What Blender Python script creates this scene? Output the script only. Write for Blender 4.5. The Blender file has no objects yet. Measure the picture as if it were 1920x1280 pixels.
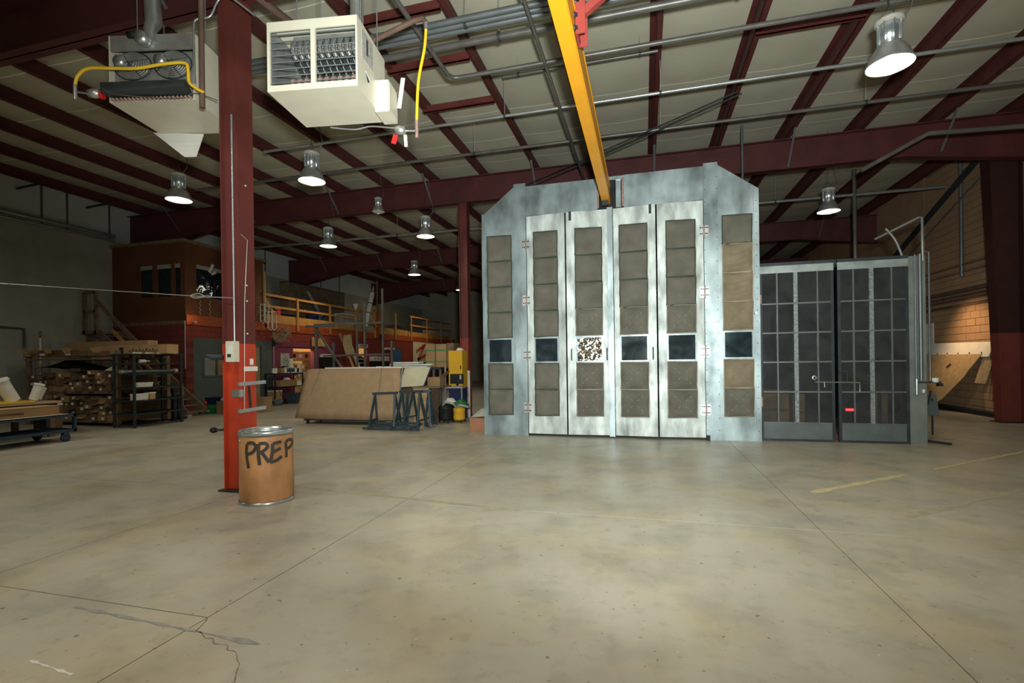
import bpy, math, random
from mathutils import Vector, Matrix
random.seed(7)
C = bpy.context.scene.collection
sc = bpy.context.scene

# ------------------------------------------------------------------ camera
YAW = math.atan(248 / 920); RHO = 0.014
fw = Vector((-math.sin(YAW), math.cos(YAW), 0)); RV = Vector((math.cos(YAW), math.sin(YAW), 0)); UV = Vector((0, 0, 1))
cr = RV * math.cos(RHO) - UV * math.sin(RHO); cu = RV * math.sin(RHO) + UV * math.cos(RHO)
cam_d = bpy.data.cameras.new('camera'); cam = bpy.data.objects.new('camera', cam_d); C.objects.link(cam)
cam_d.sensor_width = 36; cam_d.lens = 36 * 920 / 1920; cam_d.shift_y = 37 / 1920; cam_d.clip_end = 200
cam.matrix_world = Matrix(((cr.x, cu.x, -fw.x, 0), (cr.y, cu.y, -fw.y, 0), (cr.z, cu.z, -fw.z, 1.6), (0, 0, 0, 1)))
sc.camera = cam

# ------------------------------------------------------------------ world, exposure, photographer's flash
w = bpy.data.worlds.new('world'); sc.world = w; w.use_nodes = True
w.node_tree.nodes['Background'].inputs[0].default_value = (0.42, 0.5, 0.45, 1)
w.node_tree.nodes['Background'].inputs[1].default_value = 0.012
sc.view_settings.view_transform = 'Standard'; sc.view_settings.look = 'None'
sc.view_settings.gamma = 1; sc.view_settings.use_curve_mapping = False
sc.view_settings.exposure = 0.0
LAMP_W = 32; HALL_W = 62; FLASH_W = 3900

def light(name, kind, loc, power, col=(1, 1, 1), aim=None, **kw):
    d = bpy.data.lights.new(name, kind); d.energy = power; d.color = col
    for k, v in kw.items(): setattr(d, k, v)
    o = bpy.data.objects.new(name, d); C.objects.link(o); o.location = loc
    if aim is not None:
        o.rotation_euler = (Vector(aim) - Vector(loc)).to_track_quat('-Z', 'Y').to_euler()
    return o
light('camera_flash', 'SPOT', (0.22, -0.1, 1.95), FLASH_W, (0.95, 1.0, 0.94), aim=(-0.3, 6, 4.1),
      spot_size=math.radians(114), spot_blend=1.0, shadow_soft_size=0.12)

# ------------------------------------------------------------------ materials
MATS = {}
def mat(name, col, rough=0.65, metal=0.0, var=0.12, scale=4.0, bump=0.0, bscale=60.0, emit=0, spec=0.4, col2=None, stretch=None):
    if name in MATS: return MATS[name]
    m = bpy.data.materials.new(name); m.use_nodes = True; MATS[name] = m
    nt = m.node_tree; b = nt.nodes['Principled BSDF']
    b.inputs['Roughness'].default_value = rough; b.inputs['Metallic'].default_value = metal
    b.inputs['Specular IOR Level'].default_value = spec
    g = nt.nodes.new('ShaderNodeNewGeometry'); src = g.outputs['Position']
    if stretch:
        mp = nt.nodes.new('ShaderNodeMapping'); mp.inputs['Scale'].default_value = stretch
        nt.links.new(src, mp.inputs['Vector']); src = mp.outputs['Vector']
    n = nt.nodes.new('ShaderNodeTexNoise'); n.inputs['Scale'].default_value = scale; n.inputs['Detail'].default_value = 5
    nt.links.new(src, n.inputs['Vector'])
    r = nt.nodes.new('ShaderNodeValToRGB'); c2 = col2 or tuple(min(1, c * (1 + var)) for c in col)
    r.color_ramp.elements[0].position = 0.3; r.color_ramp.elements[1].position = 0.7
    r.color_ramp.elements[0].color = (*[c * (1 - var) for c in col], 1); r.color_ramp.elements[1].color = (*c2, 1)
    nt.links.new(n.outputs['Fac'], r.inputs['Fac']); nt.links.new(r.outputs['Color'], b.inputs['Base Color'])
    if bump:
        n2 = nt.nodes.new('ShaderNodeTexNoise'); n2.inputs['Scale'].default_value = bscale; n2.inputs['Detail'].default_value = 3
        nt.links.new(src, n2.inputs['Vector'])
        bp = nt.nodes.new('ShaderNodeBump'); bp.inputs['Strength'].default_value = bump; bp.inputs['Distance'].default_value = 0.01
        nt.links.new(n2.outputs['Fac'], bp.inputs['Height']); nt.links.new(bp.outputs['Normal'], b.inputs['Normal'])
    if emit:
        b.inputs['Emission Color'].default_value = (*col, 1); b.inputs['Emission Strength'].default_value = emit
    return m

def block_mat(name, col, axis, var=0.1, rough=0.85, bw=0.4, bh=0.2, mortar=0.94):
    """painted concrete block, far away: courses as fine relief and a faint joint tone"""
    m = mat(name, col, rough, var=var, scale=1.2)
    nt = m.node_tree; b = nt.nodes['Principled BSDF']
    g = nt.nodes.new('ShaderNodeNewGeometry'); sp = nt.nodes.new('ShaderNodeSeparateXYZ'); cb = nt.nodes.new('ShaderNodeCombineXYZ')
    nt.links.new(g.outputs['Position'], sp.inputs[0]); nt.links.new(sp.outputs['Y' if axis == 'x' else 'X'], cb.inputs['X']); nt.links.new(sp.outputs['Z'], cb.inputs['Y'])
    br = nt.nodes.new('ShaderNodeTexBrick'); br.inputs['Scale'].default_value = 1; br.inputs['Brick Width'].default_value = bw
    br.inputs['Row Height'].default_value = bh; br.inputs['Mortar Size'].default_value = 0.012; br.inputs['Mortar Smooth'].default_value = 0.2
    br.inputs['Color1'].default_value = (1, 1, 1, 1); br.inputs['Color2'].default_value = (0.93, 0.93, 0.93, 1); br.inputs['Mortar'].default_value = (mortar,) * 3 + (1,)
    nt.links.new(cb.outputs[0], br.inputs['Vector'])
    mx = nt.nodes.new('ShaderNodeMix'); mx.data_type = 'RGBA'; mx.blend_type = 'MULTIPLY'; mx.inputs['Factor'].default_value = 1
    old = b.inputs['Base Color'].links[0].from_socket
    nt.links.new(old, mx.inputs['A']); nt.links.new(br.outputs['Color'], mx.inputs['B']); nt.links.new(mx.outputs['Result'], b.inputs['Base Color'])
    bp = nt.nodes.new('ShaderNodeBump'); bp.inputs['Strength'].default_value = 0.2; bp.inputs['Distance'].default_value = 0.01; bp.invert = True
    nt.links.new(br.outputs['Fac'], bp.inputs['Height']); nt.links.new(bp.outputs['Normal'], b.inputs['Normal'])
    return m

def floor_mat():
    m = mat('concrete', (0.50, 0.475, 0.385), 0.42, var=0.16, scale=0.55, spec=0.45, bump=0.06, bscale=180)
    nt = m.node_tree; b = nt.nodes['Principled BSDF']; g = nt.nodes.new('ShaderNodeNewGeometry')
    def mul(fac_socket, colr, strength):
        mx = nt.nodes.new('ShaderNodeMix'); mx.data_type = 'RGBA'; mx.blend_type = 'MULTIPLY'
        old = b.inputs['Base Color'].links[0].from_socket
        nt.links.new(old, mx.inputs['A']); mx.inputs['B'].default_value = (*colr, 1); nt.links.new(fac_socket, mx.inputs['Factor']); nt.links.new(mx.outputs['Result'], b.inputs['Base Color'])
    def ramp(sock, a, bb, hi):
        r = nt.nodes.new('ShaderNodeValToRGB'); r.color_ramp.elements[0].position = a; r.color_ramp.elements[1].position = bb
        r.color_ramp.elements[1].color = (hi, hi, hi, 1); r.color_ramp.elements[0].color = (0, 0, 0, 1); nt.links.new(sock, r.inputs['Fac']); return r.outputs['Color']
    def noise(scale, det=6, rgh=0.6):
        n = nt.nodes.new('ShaderNodeTexNoise'); n.inputs['Scale'].default_value = scale; n.inputs['Detail'].default_value = det; n.inputs['Roughness'].default_value = rgh
        nt.links.new(g.outputs['Position'], n.inputs['Vector']); return n.outputs['Fac']
    mul(ramp(noise(1.7), 0.46, 0.68, 0.8), (0.70, 0.71, 0.72), 1)       # dull patches
    mul(ramp(noise(6.5, 4), 0.56, 0.70, 0.45), (0.70, 0.66, 0.60), 1)     # blotches
    mul(ramp(noise(16, 2), 0.68, 0.74, 0.9), (0.45, 0.40, 0.36), 1)     # small oil spots
    mul(ramp(noise(0.9, 3), 0.45, 0.65, 0.8), (1.0, 0.92, 0.76), 1)        # ochre tint
    v = nt.nodes.new('ShaderNodeTexVoronoi'); v.inputs['Scale'].default_value = 5.5; nt.links.new(g.outputs['Position'], v.inputs['Vector'])
    sp = ramp(v.outputs['Distance'], 0.03, 0.045, 1.0)
    r = nt.nodes.new('ShaderNodeMix'); r.data_type = 'RGBA'
    old = b.inputs['Base Color'].links[0].from_socket                     # pale chips and specks
    nt.links.new(sp, r.inputs['Factor']); r.inputs['A'].default_value = (0.62, 0.58, 0.48, 1); nt.links.new(old, r.inputs['B']); nt.links.new(r.outputs['Result'], b.inputs['Base Color'])
    rr = nt.nodes.new('ShaderNodeMapRange'); rr.inputs['To Min'].default_value = 0.22; rr.inputs['To Max'].default_value = 0.52
    nt.links.new(noise(1.3), rr.inputs['Value']); nt.links.new(rr.outputs[0], b.inputs['Roughness'])
    return m
M_FLOOR = floor_mat()

def galv(name, col, rough=0.33, metal=0.75, streak=(2.2, 2.2, 0.45), lo=0.62):
    """galvanised sheet, cloudy: blotchy reflections put into the colour, gloss uneven too"""
    m = mat(name, col, rough, metal, var=1 - lo, scale=2.0, stretch=streak, col2=tuple(min(1, c * 1.25) for c in col))
    nt = m.node_tree; b = nt.nodes['Principled BSDF']; g = nt.nodes.new('ShaderNodeNewGeometry')
    n = nt.nodes.new('ShaderNodeTexNoise'); n.inputs['Scale'].default_value = 5; nt.links.new(g.outputs['Position'], n.inputs['Vector'])
    rr = nt.nodes.new('ShaderNodeMapRange'); rr.inputs['To Min'].default_value = rough - 0.1; rr.inputs['To Max'].default_value = rough + 0.2
    nt.links.new(n.outputs['Fac'], rr.inputs['Value']); nt.links.new(rr.outputs[0], b.inputs['Roughness'])
    return m

def weave_mat(name, col):
    m = mat(name, col, 0.95, var=0.18, scale=3, spec=0.1)
    nt = m.node_tree; b = nt.nodes['Principled BSDF']; g = nt.nodes.new('ShaderNodeNewGeometry')
    wv = nt.nodes.new('ShaderNodeTexWave'); wv.bands_direction = 'Z'; wv.inputs['Scale'].default_value = 14; wv.inputs['Distortion'].default_value = 1.5
    nt.links.new(g.outputs['Position'], wv.inputs['Vector'])
    bp = nt.nodes.new('ShaderNodeBump'); bp.inputs['Strength'].default_value = 0.5; bp.inputs['Distance'].default_value = 0.006
    nt.links.new(wv.outputs['Fac'], bp.inputs['Height']); nt.links.new(bp.outputs['Normal'], b.inputs['Normal'])
    return m

def film_mat(name, tint, gloss=0.12, clear=0.45):
    """smoked clear vinyl or dirty glass: partly see-through, partly glossy"""
    m = bpy.data.materials.new(name); m.use_nodes = True; nt = m.node_tree; MATS[name] = m
    b = nt.nodes['Principled BSDF']; b.inputs['Base Color'].default_value = (*tint, 1); b.inputs['Roughness'].default_value = gloss
    t = nt.nodes.new('ShaderNodeBsdfTransparent'); t.inputs['Color'].default_value = (0.75, 0.78, 0.8, 1)
    g = nt.nodes.new('ShaderNodeNewGeometry'); n = nt.nodes.new('ShaderNodeTexNoise'); n.inputs['Scale'].default_value = 2.2; n.inputs['Distortion'].default_value = 1.0
    nt.links.new(g.outputs['Position'], n.inputs['Vector'])
    bp = nt.nodes.new('ShaderNodeBump'); bp.inputs['Strength'].default_value = 0.35; bp.inputs['Distance'].default_value = 0.05
    nt.links.new(n.outputs['Fac'], bp.inputs['Height']); nt.links.new(bp.outputs['Normal'], b.inputs['Normal'])
    mr = nt.nodes.new('ShaderNodeMapRange'); mr.inputs['From Min'].default_value = 0.3; mr.inputs['From Max'].default_value = 0.7
    mr.inputs['To Min'].default_value = max(0, clear - 0.15); mr.inputs['To Max'].default_value = clear + 0.15
    nt.links.new(n.outputs['Fac'], mr.inputs['Value'])
    mx = nt.nodes.new('ShaderNodeMixShader'); nt.links.new(mr.outputs[0], mx.inputs[0]); nt.links.new(b.outputs[0], mx.inputs[1]); nt.links.new(t.outputs[0], mx.inputs[2])
    nt.links.new(mx.outputs[0], nt.nodes['Material Output'].inputs[0])
    return m

M_STEEL = mat('maroon_steel', (0.115, 0.026, 0.022), 0.55, var=0.2, scale=2)
M_STEEL_DIM = mat('maroon_steel_dimmed', (0.080, 0.020, 0.021), 0.55, var=0.2, scale=2)  # column paint darkened to stand in for light falloff at distance
M_STEEL_D = mat('maroon_purlin', (0.085, 0.020, 0.019), 0.6, var=0.2, scale=2)
M_ORED = mat('orange_red_paint', (0.50, 0.055, 0.022), 0.5, var=0.15, scale=5)
M_RED2 = mat('dull_red_paint', (0.26, 0.045, 0.032), 0.6, var=0.15, scale=3)
M_YEL = mat('crane_yellow', (0.86, 0.38, 0.012), 0.42, var=0.06, scale=3)
M_HOSE = mat('gas_hose_yellow', (0.85, 0.55, 0.03), 0.4, var=0.04)
M_CREAM = mat('cream_enamel', (0.66, 0.635, 0.52), 0.4, var=0.05)
M_GREY = mat('grey_enamel', (0.36, 0.35, 0.31), 0.45, var=0.08)
M_DKM = mat('dark_metal', (0.035, 0.045, 0.05), 0.5, 0.3, var=0.25, scale=6)
M_BLK = mat('black_matt', (0.010, 0.011, 0.011), 0.6, var=0.2)
M_TUBE = mat('aluminised_tube', (0.65, 0.67, 0.70), 0.25, 0.9, var=0.1)
M_RUST = mat('rusty_tube', (0.33, 0.22, 0.18), 0.7, 0.2, var=0.25, scale=20)
M_ALU = mat('bare_aluminium', (0.62, 0.64, 0.65), 0.35, 0.85, var=0.12)
M_DUCT = mat('spiral_duct', (0.55, 0.60, 0.62), 0.3, 0.85, var=0.15)
M_PIPE = mat('black_iron_pipe', (0.13, 0.125, 0.115), 0.4, 0.35, var=0.2)
M_PIPEB = mat('brown_iron_pipe', (0.16, 0.10, 0.08), 0.5, 0.2, var=0.2)
M_COND = mat('galvanised_conduit', (0.42, 0.45, 0.45), 0.35, 0.7, var=0.15)
M_CONDD = mat('grey_conduit', (0.16, 0.18, 0.19), 0.4, 0.5, var=0.15)
M_GALV = galv('galvanised_booth', (0.37, 0.455, 0.485), 0.40, 0.7, (1.3, 1.3, 0.55), 0.45)
M_GALVD = galv('galvanised_door', (0.62, 0.69, 0.68), 0.5, 0.3, (2.6, 2.6, 0.9), 0.45)
M_PAD = weave_mat('filter_media', (0.150, 0.143, 0.118))
M_PADLIT = weave_mat('filter_media_warmlit', (0.235, 0.195, 0.135))  # warm bright light on the right panel put into this lighter colour
M_CORD = mat('filter_cord', (0.06, 0.085, 0.065), 0.9, var=0.2)
M_CORDT = mat('filter_cord_tan', (0.42, 0.36, 0.26), 0.9, var=0.2)
M_GLASS = film_mat('booth_glass', (0.012, 0.022, 0.03), 0.08, 0.25)
M_FOIL = mat('crumpled_foil', (0.70, 0.69, 0.66), 0.07, 1.0, var=0.05, bump=1.0, bscale=3.2)
for _n in M_FOIL.node_tree.nodes:
    if _n.type == 'BUMP': _n.inputs['Distance'].default_value = 0.09
M_VINYL = film_mat('smoked_vinyl', (0.055, 0.06, 0.063), 0.16, 0.4)
M_CARD = mat('cardboard', (0.32, 0.205, 0.105), 0.9, var=0.12, scale=3, spec=0.1)
M_CARDD = mat('aged_cardboard', (0.15, 0.10, 0.06), 0.9, var=0.3, scale=4, spec=0.1)
M_CARDL = mat('pale_cardboard', (0.50, 0.32, 0.16), 0.9, var=0.1, spec=0.1)
M_PAPER = mat('white_paper', (0.72, 0.71, 0.64), 0.8, var=0.08)
M_WHITE = mat('white_paint', (0.75, 0.75, 0.70), 0.5, var=0.06)
M_CREAMS = mat('sign_board', (0.74, 0.72, 0.55), 0.5, var=0.04)
M_PLY = mat('plywood', (0.48, 0.34, 0.18), 0.7, var=0.15, scale=2, stretch=(1, 4, 4))
M_WOOD = mat('timber', (0.52, 0.27, 0.08), 0.65, var=0.15, scale=3)
M_WOODD = mat('weathered_timber', (0.20, 0.14, 0.09), 0.75, var=0.3, scale=5)
M_BOARD = mat('particle_board', (0.40, 0.275, 0.165), 0.85, var=0.08, scale=6, spec=0.15)
M_BROWN = mat('fibre_drum', (0.47, 0.235, 0.10), 0.5, var=0.38, scale=4, stretch=(1, 1, 0.5), bump=0.05)
M_SPRAY = mat('black_spray', (0.05, 0.038, 0.03), 0.6, var=0.3, scale=40)
M_BLUE = mat('dark_blue_paint', (0.035, 0.06, 0.10), 0.45, 0.2, var=0.2)
M_BLUED = mat('blue_door', (0.05, 0.13, 0.30), 0.5, var=0.1)
M_SLATE = mat('slate_frame', (0.05, 0.075, 0.095), 0.45, 0.3, var=0.25, scale=8)
M_YCAB = mat('yellow_cabinet', (0.72, 0.40, 0.03), 0.4, var=0.06)
M_GREEN = mat('green_plastic', (0.02, 0.16, 0.05), 0.45, var=0.1)
M_STRAP = mat('green_strap', (0.03, 0.22, 0.05), 0.5, var=0.05)
M_NAVY = mat('navy_plastic', (0.015, 0.025, 0.09), 0.45, var=0.1)
M_REDP = mat('red_plastic', (0.65, 0.02, 0.02), 0.4, var=0.05)
M_SIGNR = mat('sign_red', (0.62, 0.03, 0.02), 0.5, var=0.05)
M_SIGNG = mat('sign_grey', (0.30, 0.31, 0.26), 0.6, var=0.05)
M_RUBBER = mat('rubber', (0.02, 0.02, 0.022), 0.7, var=0.1)
M_ROPE = mat('rope', (0.35, 0.29, 0.18), 0.9, var=0.2)
M_WIRE = mat('steel_wire', (0.6, 0.6, 0.56), 0.4, 0.6, var=0.05)
M_LINE = mat('worn_yellow_line', (0.58, 0.52, 0.35), 0.7, var=0.1, scale=12, col2=(0.76, 0.64, 0.30))
M_JOINT = mat('joint_fill', (0.17, 0.145, 0.11), 0.9)
M_STAIN = mat('blue_grey_streak', (0.31, 0.31, 0.285), 0.6, var=0.25, scale=9)
M_WALL = block_mat('left_block', (0.36, 0.37, 0.31), 'x')
M_WALLUP = mat('upper_liner', (0.50, 0.53, 0.52), 0.7, var=0.08, scale=1)
M_WALLB = block_mat('back_block', (0.30, 0.29, 0.23), 'y')
M_TAN = mat('tan_block', (0.36, 0.225, 0.13), 0.85, var=0.10, scale=1.5)
M_TANJ = mat('tan_joint', (0.22, 0.135, 0.08), 0.9, var=0.1)
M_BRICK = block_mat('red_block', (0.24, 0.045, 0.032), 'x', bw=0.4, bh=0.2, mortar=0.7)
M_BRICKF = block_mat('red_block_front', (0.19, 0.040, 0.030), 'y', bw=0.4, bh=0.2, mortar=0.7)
M_UPPER = mat('stained_plywood', (0.14, 0.052, 0.022), 0.6, var=0.15, scale=1.5)
M_SLATEW = mat('slate_wall', (0.085, 0.11, 0.105), 0.7, var=0.08)
M_PURPLE = mat('plum_wall', (0.20, 0.045, 0.085), 0.65, var=0.08)
M_INT = mat('interior_wall', (0.55, 0.42, 0.25), 0.8, var=0.08)
M_INS = None
def ins_mat():
    m = mat('roof_insulation', (0.46, 0.44, 0.35), 0.8, var=0.07, scale=1.2, bump=0.15, bscale=9, spec=0.25)
    nt = m.node_tree; b = nt.nodes['Principled BSDF']; g = nt.nodes.new('ShaderNodeNewGeometry'); sp = nt.nodes.new('ShaderNodeSeparateXYZ')
    nt.links.new(g.outputs['Position'], sp.inputs[0])
    def mth(op, a, v=None):
        n = nt.nodes.new('ShaderNodeMath'); n.operation = op
        if hasattr(a, 'node'): nt.links.new(a, n.inputs[0])
        if v is not None: n.inputs[1].default_value = v
        return n.outputs[0]
    f = mth('FRACT', mth('DIVIDE', sp.outputs['Y'], 1.35)); lt = mth('LESS_THAN', f, 0.022)    # seam tape between blankets
    mx = nt.nodes.new('ShaderNodeMix'); mx.data_type = 'RGBA'; old = b.inputs['Base Color'].links[0].from_socket
    nt.links.new(lt, mx.inputs['Factor']); nt.links.new(old, mx.inputs['A']); mx.inputs['B'].default_value = (0.80, 0.78, 0.66, 1); nt.links.new(mx.outputs['Result'], b.inputs['Base Color'])
    return m
M_INS = ins_mat()
def lens_mat():
    m = mat('lamp_lens', (1.0, 0.96, 0.80), 0.3); b = m.node_tree.nodes['Principled BSDF']
    b.inputs['Emission Color'].default_value = (1, 0.93, 0.70, 1); b.inputs['Emission Strength'].default_value = 7
    return m
M_LENS = lens_mat()

# ------------------------------------------------------------------ mesh helpers
WO = {}
def rotm(rx=0, ry=0, rz=0): return Matrix.Rotation(rz, 3, 'Z') @ Matrix.Rotation(ry, 3, 'Y') @ Matrix.Rotation(rx, 3, 'X')
class MB:
    def __init__(s): s.v = []; s.f = []; s.sm = []
    def add(s, vs, fs, smooth=False):
        k = len(s.v); s.v += [Vector(p) for p in vs]; s.f += [tuple(i + k for i in q) for q in fs]; s.sm += [smooth] * len(fs); return s
    def box(s, lo, hi):
        (a, b, c), (d, e, f) = lo, hi
        return s.add([(a, b, c), (d, b, c), (d, e, c), (a, e, c), (a, b, f), (d, b, f), (d, e, f), (a, e, f)],
                     [(0, 3, 2, 1), (4, 5, 6, 7), (0, 1, 5, 4), (1, 2, 6, 5), (2, 3, 7, 6), (3, 0, 4, 7)])
    def rbox(s, c, size, rot=None):
        m = rot or Matrix.Identity(3); c = Vector(c); h = Vector(size) / 2
        P = [c + m @ Vector((x * h.x, y * h.y, z * h.z)) for x, y, z in ((-1, -1, -1), (1, -1, -1), (1, 1, -1), (-1, 1, -1), (-1, -1, 1), (1, -1, 1), (1, 1, 1), (-1, 1, 1))]
        return s.add(P, [(0, 3, 2, 1), (4, 5, 6, 7), (0, 1, 5, 4), (1, 2, 6, 5), (2, 3, 7, 6), (3, 0, 4, 7)])
    def bar(s, a, b, wd, ht, up=(0, 0, 1)):
        a = Vector(a); b = Vector(b); d = (b - a).normalized(); u = Vector(up)
        if abs(d.dot(u)) > 0.98: u = Vector((0, 1, 0))
        x = d.cross(u).normalized(); y = x.cross(d).normalized()
        P = [p + x * i * wd / 2 + y * j * ht / 2 for p in (a, b) for i, j in ((-1, -1), (1, -1), (1, 1), (-1, 1))]
        return s.add(P, [(0, 1, 2, 3), (7, 6, 5, 4), (0, 4, 5, 1), (1, 5, 6, 2), (2, 6, 7, 3), (3, 7, 4, 0)])
    def tube(s, pts, r, n=8, caps=True):
        pts = [Vector(p) for p in pts]; rs = r if isinstance(r, (list, tuple)) else [r] * len(pts)
        ref = None; rings = []
        for i, p in enumerate(pts):
            d = (pts[min(i + 1, len(pts) - 1)] - pts[max(i - 1, 0)]).normalized()
            if ref is None: ref = Vector((0, 0, 1)) if abs(d.z) < 0.9 else Vector((1, 0, 0))
            x = d.cross(ref).normalized(); y = x.cross(d).normalized(); ref = y
            rings.append([p + (x * math.cos(2 * math.pi * k / n) + y * math.sin(2 * math.pi * k / n)) * rs[i] for k in range(n)])
        V = [q for g in rings for q in g]; F = []
        for i in range(len(pts) - 1):
            for k in range(n): F.append((i * n + k, i * n + (k + 1) % n, (i + 1) * n + (k + 1) % n, (i + 1) * n + k))
        s.add(V, F, True)
        if caps:
            s.add(rings[0], [tuple(range(n))]); s.add(rings[-1], [tuple(reversed(range(n)))])
        return s
    def lathe(s, prof, c=(0, 0, 0), n=24, axis='z', smooth=True):
        V = []; F = []; c = Vector(c)
        for r, h in prof:
            for k in range(n):
                a = 2 * math.pi * k / n; p = (r * math.cos(a), r * math.sin(a), h)
                if axis == 'y': p = (p[0], h, p[1])
                if axis == 'x': p = (h, p[0], p[1])
                V.append(c + Vector(p))
        for i in range(len(prof) - 1):
            for k in range(n): F.append((i * n + k, i * n + (k + 1) % n, (i + 1) * n + (k + 1) % n, (i + 1) * n + k))
        return s.add(V, F, smooth)
    def prism(s, poly, d0, d1, axis='y'):
        def P(a, b, d): return (a, d, b) if axis == 'y' else ((d, a, b) if axis == 'x' else (a, b, d))
        n = len(poly); V = [P(a, b, d0) for a, b in poly] + [P(a, b, d1) for a, b in poly]
        F = [tuple(range(n)), tuple(reversed(range(n, 2 * n)))] + [(i, (i + 1) % n, n + (i + 1) % n, n + i) for i in range(n)]
        return s.add(V, F)
    def ibeam(s, a, b, h, bw, tf=0.02, tw=0.014, up=(0, 0, 1)):
        """I section from a to b, a/b at the centre line"""
        a = Vector(a); b = Vector(b); d = (b - a).normalized(); u = Vector(up); x = d.cross(u).normalized(); y = x.cross(d).normalized()
        for off in (h / 2 - tf / 2, -h / 2 + tf / 2): s.bar(a + y * off, b + y * off, bw, tf, up)
        s.bar(a, b, tw, h - 2 * tf, up); return s
    def mesh(s, name):
        me = bpy.data.meshes.new(name); me.from_pydata([tuple(p) for p in s.v], [], s.f); me.polygons.foreach_set('use_smooth', s.sm); me.update()
        return me
    def build(s, name, material, parent=None, label=None, cat=None, group=None, kind=None):
        if parent is not None: off = WO[parent.name]
        else:
            xs = [p.x for p in s.v]; ys = [p.y for p in s.v]
            off = Vector(((min(xs) + max(xs)) / 2, (min(ys) + max(ys)) / 2, min(p.z for p in s.v)))
        s.v = [p - off for p in s.v]
        me = s.mesh(name); me.materials.append(material)
        o = bpy.data.objects.new(name, me); C.objects.link(o); WO[o.name] = off
        if parent is not None: o.parent = parent
        else: o.location = off
        tag(o, label, cat, group, kind); return o
def tag(o, label=None, cat=None, group=None, kind=None):
    if label: o['label'] = label
    if cat: o['category'] = cat
    if group: o['group'] = group
    if kind: o['kind'] = kind
    return o
def thing(name, label, cat, loc=(0, 0, 0), group=None):
    o = bpy.data.objects.new(name, None); C.objects.link(o); o.location = loc; o.empty_display_size = 0.2; WO[o.name] = Vector(loc)
    return tag(o, label, cat, group)
def inst(name, me, parent, loc, rot=None, scale=None, label=None, cat=None, group=None):
    """an object that shares mesh data; loc in world coordinates"""
    o = bpy.data.objects.new(name, me); C.objects.link(o); loc = Vector(loc)
    if parent is not None: o.parent = parent; o.location = loc - WO[parent.name]; WO[o.name] = WO[parent.name]
    else: o.location = loc; WO[o.name] = loc
    if rot: o.rotation_euler = rot
    if scale: o.scale = scale
    return tag(o, label, cat, group)
def bx(lo, hi): return MB().box(lo, hi)
def copy_tree(o, loc, label=None, group=None):
    c = o.copy(); C.objects.link(c); c.location = loc; WO[c.name] = Vector(loc)
    if label: c['label'] = label
    if group: c['group'] = group
    for ch in list(o.children):
        d = ch.copy(); C.objects.link(d); d.parent = c
        for g in list(ch.children):
            e = g.copy(); C.objects.link(e); e.parent = d
    return c
def smooth_path(pts, n=6):
    P = [Vector(p) for p in pts]; out = []
    for i in range(len(P) - 1):
        p0 = P[max(i - 1, 0)]; p1 = P[i]; p2 = P[i + 1]; p3 = P[min(i + 2, len(P) - 1)]
        for k in range(n):
            t = k / n; out.append(0.5 * ((2 * p1) + (p2 - p0) * t + (2 * p0 - 5 * p1 + 4 * p2 - p3) * t * t + (3 * p1 - p0 - 3 * p2 + p3) * t ** 3))
    return out + [P[-1]]
XL, XR, YB, YF, ZR = -18.0, 8.75, 38.0, -7.0, 7.38
# ------------------------------------------------------------------ floor
floor = bx((XL - 0.2, YF - 0.2, -0.3), (XR + 0.2, YB + 0.2, -0.002)).build('floor', M_JOINT, kind='structure', label='worn concrete warehouse floor in cast slabs with dark joints')
G = 0.004
for x0, x1, ys in ((XL - .2, -9.2, (YF, 2.5, 9.4, 17.9, 26.4, YB)), (-9.2, -4.9, (YF, 2.5, 5.2, 13.7, 22.2, 30, YB)), (-4.9, -2.7, (YF, 2.5, 5.2, 13.7, 22.2, 30, YB)),
                   (-2.7, 1.55, (YF, 0.9, 5.1, 13.7, 22.2, 30, YB)), (1.55, 5.8, (YF, 0.9, 5.1, 13.7, 22.2, 30, YB)), (5.8, XR + .2, (YF, 0.9, 5.1, 13.7, 22.2, 30, YB))):
    for a, b in zip(ys, ys[1:]): bx((x0 + G, a + G, -0.12), (x1 - G, b - G, 0)).build('slab', M_FLOOR, floor)
def ribbon(pts, wd, z=0.0015, wob=0.0, seed=1):
    rr = random.Random(seed); m = MB(); V = []; P = [Vector((p[0], p[1], 0)) for p in pts]
    for i, p in enumerate(P):
        d = (P[min(i + 1, len(P) - 1)] - P[max(i - 1, 0)]).normalized(); nrm = Vector((-d.y, d.x, 0)); k = wd * (1 + rr.uniform(-wob, wob)) / 2
        V += [p + nrm * k + Vector((0, 0, z)), p - nrm * k + Vector((0, 0, z))]
    return m.add(V, [(2 * i, 2 * i + 1, 2 * i + 3, 2 * i + 2) for i in range(len(P) - 1)])
def line(a, b, n=14): return [(a[0] + (b[0] - a[0]) * i / n, a[1] + (b[1] - a[1]) * i / n) for i in range(n + 1)]
ribbon(line((1.88, 6.5), (3.4, 7.77)), 0.09, wob=0.5).build('floor_line', M_LINE, floor, 'worn yellow tape line')
ribbon(line((3.9, 8.18), (6.4, 10.3)), 0.075, wob=0.5, seed=4).build('floor_line', M_LINE, floor, 'worn yellow tape line')
M_LINEF = mat('faded_yellow_line', (0.44, 0.40, 0.28), 0.6, var=0.15, scale=9)
ribbon(line((2.5, 5.72), (4.6, 7.4)), 0.07, wob=0.6, seed=5).build('floor_line', M_LINEF, floor)
ribbon(line((-5.0, 5.52), (-1.3, 5.1)), 0.06, wob=0.5, seed=6).build('floor_line', M_LINEF, floor)
ribbon(line((-3.7, 2.40), (-2.15, 2.33)), 0.035, wob=0.9, seed=7).build('floor_streak', M_STAIN, floor)
ribbon(line((-3.27, 1.9), (-2.9, 1.865), 8), 0.014, wob=0.9, seed=8).build('paint_scuff', M_PAPER, floor)
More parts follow.
